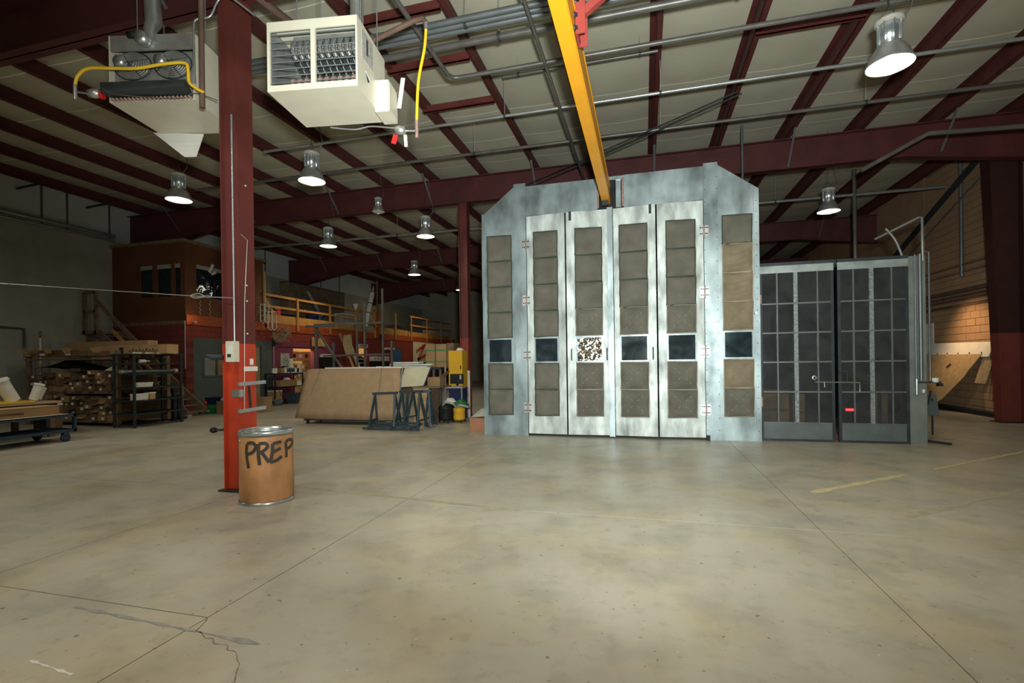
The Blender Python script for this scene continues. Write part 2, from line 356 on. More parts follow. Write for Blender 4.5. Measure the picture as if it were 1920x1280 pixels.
ribbon([(p.x + 0.012 * math.sin(37 * p.x), p.y + 0.012 * math.sin(53 * p.x)) for p in smooth_path([(-2.7, 2.48, 0), (-2.62, 2.36, 0), (-2.45, 2.3, 0), (-2.25, 2.24, 0), (-2.12, 2.15, 0), (-2.04, 2.06, 0), (-1.98, 1.9, 0)], 8)], 0.006, wob=0.7).build('floor_crack', mat('crack', (0.28, 0.20, 0.15), 0.9), floor)
ribbon([(-1.1, 1.72), (-1.02, 1.70), (-0.98, 1.735), (-0.86, 1.74)], 0.008, wob=.6).build('paint_scuff', M_PAPER, floor)

# ------------------------------------------------------------------ walls and roof
wl = bx((XL - 0.2, YF, 0), (XL, YB, 6.02)).build('wall_left', M_WALL, kind='structure', label='painted concrete block wall with a ledge of pipes')
bx((XL - 0.2, YF, 6.02), (XL - 0.02, YB, ZR)).build('upper_liner', M_WALLUP, wl)
for y in (10.9, 11.6, 12.9, 9.6, 18.3, 20.2, 24.5, 26.3): bx((XL - 0.02, y, 6.02), (XL + 0.03, y + 0.04, ZR - 0.1)).build('conduit', M_CONDD, wl)
for y in (10.3, 12.2, 14.6): MB().bar((XL, y, 6.95), (XL + 0.9, y, 7.0), 0.05, 0.05).build('roof_strut', M_DKM, wl)
for z, r in ((6.16, 0.075), (6.0, 0.05)): MB().tube([(XL + 0.12, YF, z), (XL + 0.12, 13.0, z)], r).build('wall_pipe', M_COND, wl)
MB().tube([(XL + 0.06, 6, 2.72), (XL + 0.06, 9.9, 2.8), (XL + 0.06, 10.4, 2.78), (XL + 0.06, 10.4, 2.2)], 0.03).build('conduit', M_PIPE, wl)
wb = bx((XL - 0.2, YB, 0), (XR + 0.2, YB + 0.2, ZR)).build('wall_back', M_WALLB, kind='structure')
wf = bx((XL - 0.2, YF - 0.2, 0), (XR + 0.2, YF, ZR)).build('wall_front', M_WALLB, kind='structure')
wr = bx((XR, YF, 0), (XR + 0.2, YB, ZR)).build('wall_right', M_TANJ, kind='structure', label='tan concrete block wall with pipe runs')
# blocks of the lit stretch of the right wall, one by one; beyond it the courses run on as longer strips
blk = bx((-0.03, 0, 0), (0.0, 0.388, 0.188)).mesh('block'); blk.materials.append(M_TAN)
ny = 0
for c in range(20):
    z = 0.006 + c * 0.2
    for k in range(-1, 14):
        y = 13.0 + k * 0.4 + (0.2 if c % 2 else 0)
        inst('block', blk, wr, (XR + random.uniform(-0.004, 0.002), y, z))
bx((XR - 0.03, YF, 0), (XR, 12.58, ZR)).build('wall_panel', M_TAN, wr); bx((XR - 0.03, 18.62, 0), (XR, YB, ZR)).build('wall_panel', M_TAN, wr)
for c in range(20, 36): bx((XR - 0.03, 12.6, 0.006 + c * 0.2), (XR, 18.6, 0.194 + c * 0.2)).build('course', M_TAN, wr)
for z, r in ((4.13, 0.02), (3.93, 0.016), (3.41, 0.06), (3.27, 0.03), (3.17, 0.03), (3.0, 0.04)): MB().tube([(XR - 0.09, 11.5, z), (XR - 0.09, 21, z)], r).build('wall_pipe', M_PIPEB, wr)
MB().tube([(XR - 0.08, 16.65, 3.8), (XR - 0.08, 16.65, 7.2)], 0.05).build('conduit', M_CONDD, wr)

roof = bx((XL - 0.2, YF - 0.2, ZR), (XR + 0.2, YB + 0.2, ZR + 0.1)).build('ceiling', M_INS, kind='structure', label='low-slope roof with sagging insulation blankets between maroon purlins')
PX = [0.27 + 1.6 * k for k in range(-11, 6)]
pur = MB()
pur.box((-0.01, YF, 0), (0.01, YB, 0.31)).box((-0.01, YF, 0), (0.10, YB, 0.012)).box((-0.10, YF, 0.298), (0.01, YB, 0.31))
pme = pur.mesh('purlin'); pme.materials.append(M_STEEL_D)
for x in PX: inst('purlin', pme, roof, (x, 0, 7.05))
for a, b in zip([XL] + PX, PX + [XR]):                          # blankets hang a little between purlins, with a fold at each seam
    m = MB(); nx, dy = 6, 0.225; n = int((YB - YF) / dy); V = []
    for j in range(n + 1):
        y = YF + j * dy; ph = (y / 1.35) % 1.0
        for i in range(nx + 1):
            u = i / nx; V.append((a + (b - a) * u, y + 0.10 * math.sin(math.pi * u), ZR - 0.015 - 0.05 * math.sin(math.pi * u) * (0.55 + 0.45 * math.sin(math.pi * ph))))
    m.add(V, [(j * (nx + 1) + i, j * (nx + 1) + i + 1, (j + 1) * (nx + 1) + i + 1, (j + 1) * (nx + 1) + i) for j in range(n) for i in range(nx)], True)
    m.build('insulation_strip', M_INS, roof)
def strut(x0, x1, y, z=6.98, h=0.14): MB().box((x0, y - 0.02, z), (x1, y + 0.02, z + h)).box((x0, y - 0.06, z), (x1, y + 0.06, z + 0.012)).build('roof_strut', M_STEEL, roof)
for x0, x1, y in ((PX[8], PX[9], 6.95), (PX[8], PX[9], 8.25), (PX[8], PX[9], 9.75), (PX[12], PX[13], 7.9), (PX[12], PX[13], 9.0), (PX[10], PX[11], 18.0)): strut(x0, x1, y)

# ------------------------------------------------------------------ steel frames
def rafter(y, lab):
    t = thing('roof_rafter', lab, 'beam', (-5, y, 6.2), 'rafters of the steel frames')
    zb = lambda x: 6.28 - (0.75 * max(0, (-14.2 - x) / 3.8)) - (0.35 * max(0, (x - 6.0) / 2.75))
    xs = [XL, -16, -14.2, -10, -5.05, 0, 6.0, XR - 0.05]
    zt = 7.03
    MB().prism([(x, zb(x)) for x in xs] + [(x, zt) for x in reversed(xs)], y - 0.01, y + 0.01).build('web', M_STEEL_DIM, t)
    for hi in (0, 1):
        m = MB(); V = []; F = []
        for x in xs:
            z = zt - 0.025 if hi else zb(x)
            V += [(x, y - 0.12, z), (x, y + 0.12, z), (x, y + 0.12, z + 0.025), (x, y - 0.12, z + 0.025)]
        for i in range(len(xs) - 1):
            for k in range(4): F.append((4 * i + k, 4 * i + (k + 1) % 4, 4 * i + 4 + (k + 1) % 4, 4 * i + 4 + k))
        F += [(0, 1, 2, 3), (4 * len(xs) - 1, 4 * len(xs) - 2, 4 * len(xs) - 3, 4 * len(xs) - 4)]
        m.add(V, F).build('flange', M_STEEL_DIM, t)
    for x in PX[1:-1:2]:                                             # flange braces
        MB().bar((x + 0.05, y - 0.7, 7.03), (x + 0.05, y - 0.05, 6.33), 0.05, 0.006).build('flange_brace', M_CONDD, t)
    return t
rafter(5.2, 'deep maroon rafter passing above the two hanging heaters')
rafter(13.65, 'deep maroon rafter spanning behind the spray booth top')
rafter(21.9, 'maroon rafter crossing the hall beside the mezzanine railings')
rafter(30.0, 'dim maroon rafter farthest from the heaters')
def hcol(name, x0, x1, y0, y1, z1, zp, lab, paint, group=None):
    t = thing(name, lab, 'column', ((x0 + x1) / 2, (y0 + y1) / 2, 0), group)
    for a, b, m, nm in ((0, zp, paint, 'painted_base'), (zp, z1, M_STEEL, 'shaft')):
        mb = MB(); mb.box((x1 - 0.018, y0, a), (x1, y1, b)); mb.box((x0, y0, a), (x0 + 0.018, y1, b)); mb.box((x0 + 0.018, (y0 + y1) / 2 - 0.07, a), (x1 - 0.018, (y0 + y1) / 2 - 0.05, b))
        mb.build(nm, m, t)
    bx((x0 - 0.05, y0 - 0.05, 0), (x1 + 0.05, y1 + 0.05, 0.02)).build('base_plate', M_DKM, t)
    return t
col1 = hcol('steel_column', -5.19, -4.92, 5.08, 5.34, 6.28, 1.87, 'maroon steel column with orange-red base beside the fibre drum', M_ORED)
hcol('steel_column', -5.22, -4.96, 13.52, 13.78, 6.28, 2.3, 'slim maroon steel column rising behind the white rods and yellow cabinet', M_RED2)
t = thing('steel_column', 'tapered maroon column with dull red base against the tan wall', 'column', (8.3, 14.2, 0))
def taper(z0, z1, m, nm):
    f = lambda z: 8.08 - 0.20 * z / 6.3
    mb = MB(); y0, y1 = 14.05, 14.35
    mb.prism([(f(z0), z0), (f(z0) + 0.02, z0), (f(z1) + 0.02, z1), (f(z1), z1)], y0, y1)
    mb.box((8.5, y0, z0), (8.52, y1, z1)); mb.prism([(f(z0) + .02, z0), (8.5, z0), (8.5, z1), (f(z1) + .02, z1)], 14.19, 14.21)
    mb.build(nm, m, t)
taper(0, 2.1, mat('brick_red_paint', (0.17, 0.035, 0.026), 0.6), 'painted_base'); taper(2.1, 6.9, mat('maroon_shaft_dimmed', (0.04, 0.012, 0.011), 0.6), 'shaft'); bx((8.0, 14.0, 0), (8.58, 14.4, 0.02)).build('base_plate', M_DKM, t)  # shaft maroon darkened to carry the dim light on the right side
# fittings on the near column
MB().tube([(-4.97, 5.05, 1.88), (-4.97, 5.05, 4.75)], 0.012).build('conduit', M_COND, col1)
MB().tube([(-4.9, 5.12, 1.0), (-4.895, 5.14, 2.4), (-4.895, 5.2, 3.2), (-4.9, 5.1, 3.25)], 0.004, 5).build('wire', M_WIRE, col1)
sb = bx((-5.06, 5.0, 1.64), (-4.93, 5.08, 1.9)).build('switch_box', M_CREAM, col1, 'cream switch box')
bx((-5.03, 4.994, 1.74), (-4.96, 5.0, 1.84)).build('cover_label', M_PAPER, sb)
bx((-5.03, 4.993, 1.70), (-4.98, 5.0, 1.74)).build('switch', M_DKM, sb)
for z in (1.36, 1.02): MB().bar((-4.905, 5.03, z), (-4.905, 5.48, z + 0.01), 0.03, 0.045).build('rung_bracket', M_ALU, col1, 'aluminium bracket bar')
bx((-4.92, 5.14, 1.52), (-4.91, 5.36, 1.58)).build('tape_patch', M_PAPER, col1); bx((-4.92, 5.24, 1.60), (-4.91, 5.29, 1.68)).build('tape_patch', M_PAPER, col1)
bx((-5.0, 5.02, 1.2), (-4.88, 5.09, 1.29)).build('hasp', M_ALU, col1); MB().bar((-4.9, 5.22, 1.05), (-4.9, 5.2, 1.33), 0.02, 0.02).build('pry_bar', M_DKM, col1)
MB().tube([(-5.19, 5.08, 0.78), (-5.27, 5.02, 0.78)], 0.014).lathe([(0, -5.31), (0.035, -5.31), (0.04, -5.28), (0.03, -5.25), (0, -5.25)], (0, 5.02, 0.78), 12, 'x').build('hook_knob', M_BLK, col1)
MB().tube([(-5.15, 5.05, 1.70), (-5.25, 5.0, 1.70), (-5.33, 4.97, 1.72)], [0.03, 0.035, 0.022]).build('spigot', M_DKM, col1)
for z in (2.42, 2.62, 3.9, 2.0): MB().lathe([(0, -0.012), (0.014, -0.012), (0.014, 0.012), (0, 0.012)], (-4.915, 5.2, z), 8, 'x').build('bolt', M_ALU, col1)
t = thing('guy_wire', 'thin steel wire stretched from the near column to the block wall', 'wire', (-5, 5.08, 2.4))
MB().tube([(-4.99, 5.055, 2.445), (-5.6, 5.07, 2.50), (XL + 0.005, 5.12, 3.74)], 0.006, 6).build('wire', M_WIRE, t)
MB().tube(smooth_path([(-5.45, 5.07, 2.49), (-5.55, 5.07, 2.53), (-5.68, 5.07, 2.51), (-5.6, 5.07, 2.475), (-5.45, 5.07, 2.485)]), 0.007, 6).build('clamp_loop', M_WIRE, t)
MB().rbox((-5.4, 5.07, 2.485), (0.05, 0.02, 0.035)).build('clamp', M_ALU, t)

# ------------------------------------------------------------------ pipes and conduits under the roof
def pipe(name, pts, r, m, lab, cat='pipe', hang=(), n=10, fit=True):
    t = thing(name, lab, cat, pts[0])
    MB().tube(pts, r, n).build('run', m, t)
    for x in hang:
        y, z = pts[0][1], pts[0][2]
        MB().tube([(x, y, z), (x, y, 7.36)], 0.006, 5).build('hanger_rod', M_WIRE, t); MB().tube([(x - 0.02, y, z), (x + 0.02, y, z)], r * 1.35, n).build('hanger_clamp', M_DKM, t)
    return t
X0, X1 = XL + 0.3, XR - 0.3
for k in range(3):
    pipe('conduit_run', [(-9.0, 6.5 + 0.11 * k, 6.42 + .0 * k), (8.0, 6.5 + 0.11 * k, 6.42)], 0.045, M_CONDD, 'grey electrical conduit in the bundle of three above the heaters', 'conduit', hang=(-2.4,) if k == 1 else ())['group'] = 'bundled conduits'
pipe('sprinkler_main', [(-4.4, 7.12, 6.5), (7.5, 7.12, 6.5)], 0.055, M_PIPE, 'thick sprinkler main running crosswise next to the conduit bundle', hang=(-2.05, 1.3, 4.5))
pipe('sprinkler_pipe', [(-3.05, 5.3, 6.31), (-3.05, 7.52, 6.31), (-2.99, 7.62, 6.31), (-2.88, 7.64, 6.31), (7.5, 7.64, 6.31)], 0.036, M_PIPE, 'sprinkler branch pipe with an elbow turning beside the cream heater', hang=(-0.1, 3.2))
pipe('light_conduit', [(-8.3, 9.35, 6.45), (X1, 9.35, 6.45)], 0.03, M_COND, 'bright galvanised conduit feeding the high bay lamps', 'conduit', hang=(-2.6, 0.35))
pipe('light_conduit', [(-2.6, 9.42, 6.47), (X1, 9.42, 6.47)], 0.018, M_COND, 'thin galvanised conduit clipped along the bright lamp conduit', 'conduit')
pipe('sprinkler_pipe', [(-12, 10.95, 6.5), (X1, 10.95, 6.5)], 0.036, M_PIPE, 'dark sprinkler branch pipe crossing above the booth front', hang=(-3.8, 0.4, 4.2))
pipe('sprinkler_pipe', [(-2.5, 8.9, 6.95), (0.3, 8.9, 6.95)], 0.03, M_PIPE, 'short grey pipe stub tucked between purlins', hang=(-2.2, 0.0))
pipe('sprinkler_pipe', [(X0, 16.9, 6.45), (X1, 16.9, 6.45)], 0.045, M_COND, 'pale pipe crossing the hall behind the booth and lamps', hang=(-9, -5.5, 4.0))
pipe('gas_pipe', [(-1.45, 4.6, 6.3), (-1.45, 12.9, 6.3)], 0.03, M_PIPE, 'dark pipe running lengthwise beside the yellow crane beam')
pipe('gas_pipe', [(-5.0, 3.0, 6.3), (-4.45, 7.2, 6.3)], 0.055, M_PIPEB, 'brown pipe slanting lengthwise above the near column')
pipe('brace_rod', [(1.72, 9.7, 6.45), (-3.1, 13.2, 6.45)], 0.014, M_DKM, 'pair rod of diagonal roof bracing behind the crane beam', 'rod')
pipe('brace_rod', [(1.78, 9.75, 6.42), (-3.0, 13.3, 6.42)], 0.014, M_DKM, 'second diagonal roof bracing rod crossing behind the crane beam', 'rod')
pipe('fire_pipe', [(4.2, 11.2, 5.28), (5.32, 11.2, 5.86), (XR - 0.2, 11.2, 5.72)], 0.045, M_PIPE, 'dark pipe bending down along the tan wall near the tapered column')
pipe('drop_pipe', [(6.15, 16.9, 2.0), (6.15, 16.9, 7.2)], 0.055, M_PIPE, 'dark vertical pipe dropping from the roof behind the screen doors')
pipe('drop_pipe', [(2.35, 12.9, 3.2), (2.35, 12.9, 7.2)], 0.03, M_CONDD, 'thin grey pipe rising behind the booth right shoulder')
t = thing('wall_brace', 'dark diagonal angle brace running down along the tan wall top', 'brace', (8.35, 18, 4.3))
MB().bar((8.35, 14.6, 6.9), (8.35, 21.6, 4.3), 0.02, 0.22).build('web', M_DKM, t); MB().bar((8.40, 14.6, 6.99), (8.40, 21.6, 4.39), 0.12, 0.02).build('flange', M_DKM, t)
MB().bar((8.30, 14.6, 6.3), (8.30, 20.4, 4.2), 0.03, 0.03).build('rod', M_CONDD, t)

# ------------------------------------------------------------------ high bay lamps
def make_lamp(lab, lit=True):
    t = thing('high_bay_lamp', lab, 'lamp', (0, 0, 0), 'high bay lamps')
    MB().lathe([(0.255, 0), (0.262, 0.0), (0.262, 0.012), (0.245, 0.05), (0.205, 0.15), (0.15, 0.235), (0.11, 0.27), (0.10, 0.27), (0.14, 0.225), (0.195, 0.145), (0.24, 0.04), (0.255, 0)], n=28).build('reflector', M_ALU, t)
    MB().lathe([(0, 0.008), (0.1, 0.004), (0.2, 0.006), (0.25, 0.014)], n=28).build('lens', M_LENS if lit else M_PAPER, t)
    h = MB().lathe([(0, 0.27), (0.115, 0.27), (0.115, 0.52), (0.1, 0.53), (0, 0.53)], n=16).build('ballast_housing', M_DUCT, t)
    for k in range(8):
        a = k * math.pi / 4; MB().rbox((0.125 * math.cos(a), 0.125 * math.sin(a), 0.4), (0.03, 0.012, 0.24), rotm(0, 0, a)).build('fin', M_DUCT, h)
    MB().lathe([(0, 0.53), (0.155, 0.53), (0.165, 0.56), (0.12, 0.60), (0.03, 0.61), (0, 0.61)], n=20).build('cap', M_GREY, t)
    MB().tube(smooth_path([(0, 0, 0.6), (0.05, 0, 0.68), (0.0, 0, 0.75), (-0.04, 0, 0.70)]) , 0.008, 6).build('hook', M_DKM, t)
    MB().tube([(0, 0, 0.74), (0, 0, 2.10)], 0.005, 5).build('chain', M_DKM, t)
    MB().tube(smooth_path([(0.1, 0, 0.58), (0.25, 0, 0.75), (0.15, 0, 1.2), (0.1, 0, 1.7)]), 0.007, 6).build('cord', M_CONDD, t)
    return t
lamp0 = None
LAMPS = [(3.05, 7.25, 5.27, 'glowing high bay lamp right of the yellow crane beam, largest of the lamps'), (-9.92, 8.6, 5.27, 'glowing high bay lamp hung below the fan-faced heater near the block wall'),
         (-6.41, 8.5, 5.27, 'glowing high bay lamp hung next to the near column and cream heater'), (-9.5, 13.35, 5.27, 'glowing high bay lamp with the pale pipe behind it, toward the mezzanine'),
         (-6.12, 13.2, 5.27, 'glowing high bay lamp hung just before the slim far column'), (-9.25, 18.8, 5.27, 'small glowing high bay lamp over the hall beside the mezzanine railing'),
         (-9.03, 23.6, 5.27, 'smallest glowing high bay lamp, partly behind the slim far column'), (4.56, 14.1, 5.27, 'glowing high bay lamp above the dark screen doors')]
for x, y, z, lab in LAMPS:
    if lamp0 is None: lamp0 = make_lamp(lab); lamp0.location = (x, y, z); o = lamp0
    else: o = copy_tree(lamp0, (x, y, z), lab)
    light('lamp_light', 'AREA', (x, y, z - 0.03), LAMP_W, (1.0, 0.92, 0.74), aim=(x, y, 0), shape='DISK', size=0.46)
o = make_lamp('unlit high bay lamp with grey housing under the roof before the far column', False); o.location = (-7.3, 12.6, 5.93); o.scale = (0.68, 0.68, 0.68)
for x, y in ((3.0, 1.2), (-1.6, 1.6), (-5.2, 2.0), (-12.6, 4.6), (1.5, -4.5), (-5.5, -4.5)):                   # the hall goes on behind the camera; far-left lamp unseen, added to brighten wall
    light('lamp_light', 'AREA', (x, y, 5.24), HALL_W, (1.0, 0.96, 0.84), aim=(x, y, 0), shape='DISK', size=0.46)
# ------------------------------------------------------------------ spray booth
YB0 = 10.33
booth = thing('spray_booth', 'tall galvanised spray booth with chamfered shoulders and four folding filter doors', 'spray booth', (-0.63, YB0, 0))
def panel_x(x0, x1, prof, y0, y1, nm, m=M_GALV, par=booth): return MB().prism(prof, y0, y1).build(nm, m, par)
lp = MB().prism([(-3.4, 0), (-2.68, 0), (-2.68, 5.38), (-3.4, 4.82)], YB0 - 0.03, YB0 + 0.02).build('side_panel', M_GALV, booth)
rp = MB().prism([(1.42, 0), (2.13, 0), (2.13, 4.86), (1.42, 5.38)], YB0 - 0.03, YB0 + 0.02).build('side_panel', M_GALV, booth)
for x0, x1 in ((-2.68, -2.42), (1.16, 1.42)): bx((x0, YB0 - 0.07, 0), (x1, YB0 + 0.05, 5.42)).build('door_post', M_GALV, booth)
MB().prism([(-2.42, 4.72), (-0.9, 4.72), (-0.9, 5.36), (-2.42, 5.36)], YB0 - 0.03, YB0 + 0.02).build('header_panel', M_GALV, booth)
MB().prism([(-0.36, 4.72), (1.16, 4.72), (1.16, 5.38), (-0.36, 5.38)], YB0 - 0.03, YB0 + 0.02).build('header_panel', M_GALV, booth)
for x in (-0.9, -0.40): bx((x, YB0 - 0.06, 4.74), (x + 0.04, YB0 + 0.03, 5.32)).build('slot_angle', M_RUST, booth)
bx((-0.52, YB0 + 0.0, 4.74), (-0.42, YB0 + 0.02, 5.3)).build('slot_flap', M_GALV, booth); bx((-0.86, YB0 + 0.12, 4.72), (-0.4, YB0 + 0.16, 5.1)).build('slot_shade_sheet', M_BLK, booth)  # black sheet stands in for the darkness seen through the slot
bx((-0.9, YB0 - 0.04, 5.30), (-0.36, YB0 + 0.02, 5.37)).build('header_panel', M_GALV, booth)
# shell behind the front
prof = [(-3.38, 0), (-3.38, 4.80), (-2.68, 5.34), (1.42, 5.34), (2.10, 4.84), (2.10, 0)]
m = MB(); n = len(prof)
m.add([(a, YB0 + 0.02, b) for a, b in prof] + [(a, 17.6, b) for a, b in prof], [(i, i + 1, n + i + 1, n + i) for i in range(n - 1)] + [tuple(range(n, 2 * n))]).build('shell', M_GALV, booth)
bx((-3.44, YB0 + 0.0, 2.96), (-3.40, YB0 + 0.06, 4.28)).build('edge_flashing', M_WHITE, booth)
for x0, x1 in ((2.06, 2.15), (-3.42, -3.36)): bx((x0, YB0 - 0.05, 0), (x1, YB0 + 0.03, 4.84)).build('corner_trim', M_GALV, booth)
riv = MB().lathe([(0, -0.006), (0.008, -0.004), (0.009, 0)], n=6, axis='y').mesh('rivet'); riv.materials.append(M_DKM)
for x in (1.18, 1.40, 2.1):
    for k in range(22): inst('rivet', riv, booth, (x, YB0 - (0.07 if x < 2 else 0.05), 0.2 + k * (0.235 if x < 2 else 0.21)))
# filter pads: two shapes shared by all
def pad_mesh(kind, material):
    N = 12; V = []; F = []
    for j in range(N + 1):
        for i in range(N + 1):
            u, v = i / N, j / N; e = min(1, min(u, 1 - u, v, 1 - v) * 7)
            if kind == 'flat': d = (0.02 + 0.012 * math.sin(8 * v + 2 * u) + 0.006 * math.sin(9 * u)) * e
            else:
                du, dv = abs(u - 0.5), abs(v - 0.5); d = (0.05 + 0.05 * (1 - max(du, dv) * 2) - 0.085 * math.exp(-((du - dv) / 0.09) ** 2) * (0.35 + 0.5 * du)) * e
                if kind == 'slump': d = (0.015 + 0.06 * math.sin(2.6 * math.pi * v + 0.6 * math.sin(5 * u)) ** 2) * e
            V.append((u - 0.5, -d, v - 0.5))
    for j in range(N):
        for i in range(N): a = j * (N + 1) + i; F.append((a, a + 1, a + N + 2, a + N + 1))
    me = MB().add(V, F, True).mesh('filter_pad'); me.materials.append(material); return me
PADS = {k: pad_mesh(k[0], k[1]) for k in (('flat', M_PAD), ('quilt', M_PAD), ('slump', M_PADLIT), ('quilt', M_PADLIT))}
def cord_mesh(material):
    m = MB(); rr = random.Random(3); P = []
    for k in range(24):
        a = k / 24 * 4; s = int(a); f = a - s; q = [(-.5 + f, -.5), (.5, -.5 + f), (.5 - f, .5), (-.5, .5 - f)][s]
        P.append((q[0] + rr.uniform(-.012, .012), rr.uniform(-0.012, 0), q[1] + rr.uniform(-.012, .012)))
    m.tube(P + [P[0]], 0.018, 6, False); me = m.mesh('pad_cord'); me.materials.append(material); return me
CORDS = {M_PAD: cord_mesh(M_CORD), M_PADLIT: cord_mesh(M_CORDT)}; CORDQ = cord_mesh(mat('filter_cord_grey', (0.33, 0.315, 0.26), 0.9))
STI = MB()
for _a in range(8):
    _t = (_a // 2) * math.pi / 2 + math.pi / 4; _r = 0.36 if _a % 2 else 0.17
    STI.rbox((_r * math.cos(_t), -0.05, _r * math.sin(_t)), (0.10, 0.03, 0.014), rotm(0, -_t, 0))
STI = STI.mesh('tuft_stitch'); STI.materials.append(mat('stitch_thread', (0.30, 0.28, 0.22), 0.9))
def filters(par, x0, x1, yf, kinds, ztop=4.34, rx=0.0, win='glass', rows=7):
    """a column of filter pads with the window fifth from the top; yf(x) gives the face depth"""
    h = 0.558; w_ = x1 - x0; xc = (x0 + x1) / 2; ang = math.atan2(yf(x1) - yf(x0), x1 - x0); y = yf(xc)
    for r in range(7):
        zc = ztop - h * (r + 0.5)
        if r != 4 and kinds[r][0] == 'quilt': inst('tuft_stitch', STI, par, (xc, y, zc), (0, 0, ang), (w_, 1, h))
        if r == 4:
            fr = MB()
            for a, b, c, d in ((-.5, -.5, .5, -.45), (-.5, .45, .5, .5), (-.5, -.45, -.45, .45), (.45, -.45, .5, .45)): fr.box((a, -0.02, b), (c, 0.01, d))
            fm = fr.mesh('window_frame'); fm.materials.append(M_GALV); inst('window_frame', fm, par, (xc, y, zc), (0, 0, ang), (w_, 1, h - 0.02))
            pm = MB().add([(-.46, -.005, -.46), (.46, -.005, -.46), (.46, -.005, .46), (-.46, -.005, .46)], [(0, 1, 2, 3)]).mesh('window_pane')
            pm.materials.append(M_FOIL if win == 'foil' else M_GLASS); inst('window_pane', pm, par, (xc, y, zc), (0, 0, ang), (w_, 1, h - 0.02))
        else:
            k = kinds[r]; inst('filter_pad', PADS[k], par, (xc, y, zc), (0, 0, ang), (w_ * 1.0, 1, h * 1.0))
            inst('pad_cord', CORDQ if k == ('quilt', M_PAD) else CORDS[k[1]], par, (xc, y - 0.016, zc), (0, 0, ang), (w_ * 0.985, 1, h * 0.98))
fl, qu, sl, qt = ('flat', M_PAD), ('quilt', M_PAD), ('slump', M_PADLIT), ('quilt', M_PADLIT)
filters(lp, -3.31, -2.75, lambda x: YB0 - 0.032, [fl] * 4 + [0] + [fl] * 2)
filters(rp, 1.49, 2.03, lambda x: YB0 - 0.032, [fl, sl, sl, qt, 0, qt, qu], 4.37)
def leaf(x0, x1, y0, y1, pads, px0, px1, win='glass', lab=None):
    yf = lambda x: y0 + (y1 - y0) * (x - x0) / (x1 - x0)
    zt, zb = 4.70, 0.05; xm0, xm1 = px0, px1; d = 0.05
    def seg(a, b, c, e): return MB().add([(a, yf(a), c), (b, yf(b), c), (b, yf(b) + d, c), (a, yf(a) + d, c), (a, yf(a), e), (b, yf(b), e), (b, yf(b) + d, e), (a, yf(a) + d, e)],
                                         [(0, 3, 2, 1), (4, 5, 6, 7), (0, 1, 5, 4), (1, 2, 6, 5), (2, 3, 7, 6), (3, 0, 4, 7)])
    body = seg(x0, x1, zb, zt).build('door_leaf', M_GALVD, booth)
    seg(x0 + 0.01, x1 - 0.01, 0.06, 0.13)  # kick rail
    for a, b, c, e in ((x0, px0 - 0.02, zb, zt), (px1 + 0.02, x1, zb, zt), (px0 - 0.02, px1 + 0.02, 4.36, zt), (px0 - 0.02, px1 + 0.02, zb, 0.42)):
        q = seg(a + 0.003, b - 0.003, c, e); q.v = [p + Vector((0, -0.012, 0)) for p in q.v]; q.build('door_skin', M_GALVD, body)
    filters(body, px0, px1, lambda x: yf(x) - 0.014, pads, 4.34, win=win)
    return body, yf
FO = 0.16
l1, f1 = leaf(-2.41, -1.58, YB0 - 0.05, YB0 - 0.10, [fl] * 4 + [0] + [fl] * 2, -2.26, -1.73)
l2, f2 = leaf(-1.55, -0.68, YB0 - 0.10, YB0 - 0.05, [fl, fl, fl, qu, 0, qu, qu], -1.37, -0.81, 'foil')
l3, f3 = leaf(-0.58, 0.25, YB0 - 0.05, YB0 - 0.10, [fl, fl, fl, qu, 0, qu, qu], -0.47, 0.09)
l4, f4 = leaf(0.28, 1.15, YB0 - 0.10, YB0 - 0.05, [fl, fl, fl, qu, 0, qu, qu], 0.44, 1.0)
bx((-0.70, YB0 - 0.12, 0.03), (-0.59, YB0 - 0.055, 4.72)).build('meeting_strip', M_GALV, booth)
for x, par in ((-2.42, l1), (1.16, l4)):
    for z in (4.1, 2.9, 1.73, 0.6):
        hg = bx((x - 0.09, YB0 - 0.085, z - 0.11), (x - 0.005, YB0 - 0.07, z + 0.11)).build('hinge', M_ALU, booth); bx((x + 0.005, YB0 - 0.085, z - 0.10), (x + 0.08, YB0 - 0.065, z + 0.10)).build('hinge_leaf', M_ALU, hg)
        MB().tube([(x, YB0 - 0.09, z - 0.11), (x, YB0 - 0.09, z + 0.11)], 0.012, 8).build('hinge_pin', M_RUST, hg)
        for dx in (-0.065, -0.03, 0.03, 0.06):
            for dz in (-0.06, 0.06): inst('hinge_bolt', riv, hg, (x + dx, YB0 - 0.086, z + dz), scale=(1.6, 1.6, 1.6))
for x, l, f in ((-0.735, l2, f2), (0.175, l3, f3), (-1.46, l2, f2)):
    MB().tube([(x, f(x) - 0.015, 1.6), (x, f(x) - 0.055, 1.63), (x, f(x) - 0.055, 1.81), (x, f(x) - 0.015, 1.84)], 0.012, 8).build('pull_handle', M_DKM, l)
for x, l, f in ((-1.46, l2, f2), (0.15, l3, f3)):
    bx((x - 0.025, f(x) - 0.04, 4.52), (x + 0.025, f(x) - 0.012, 4.70)).build('top_bolt', M_DKM, l)
MB().tube([(2.07, YB0 - 0.12, 2.45), (2.07, YB0 - 0.05, 2.45)], 0.03, 10).build('knob', M_ALU, booth)
bx((-2.42, YB0 - 0.01, 0), (1.16, YB0 + 0.02, 0.05)).build('sill_shade_strip', M_BLK, booth)  # black strip painted in for the shade under the doors
bx((1.15, YB0 - 0.12, 0), (1.22, YB0 - 0.06, 0.1)).build('floor_stop', M_BLK, booth)

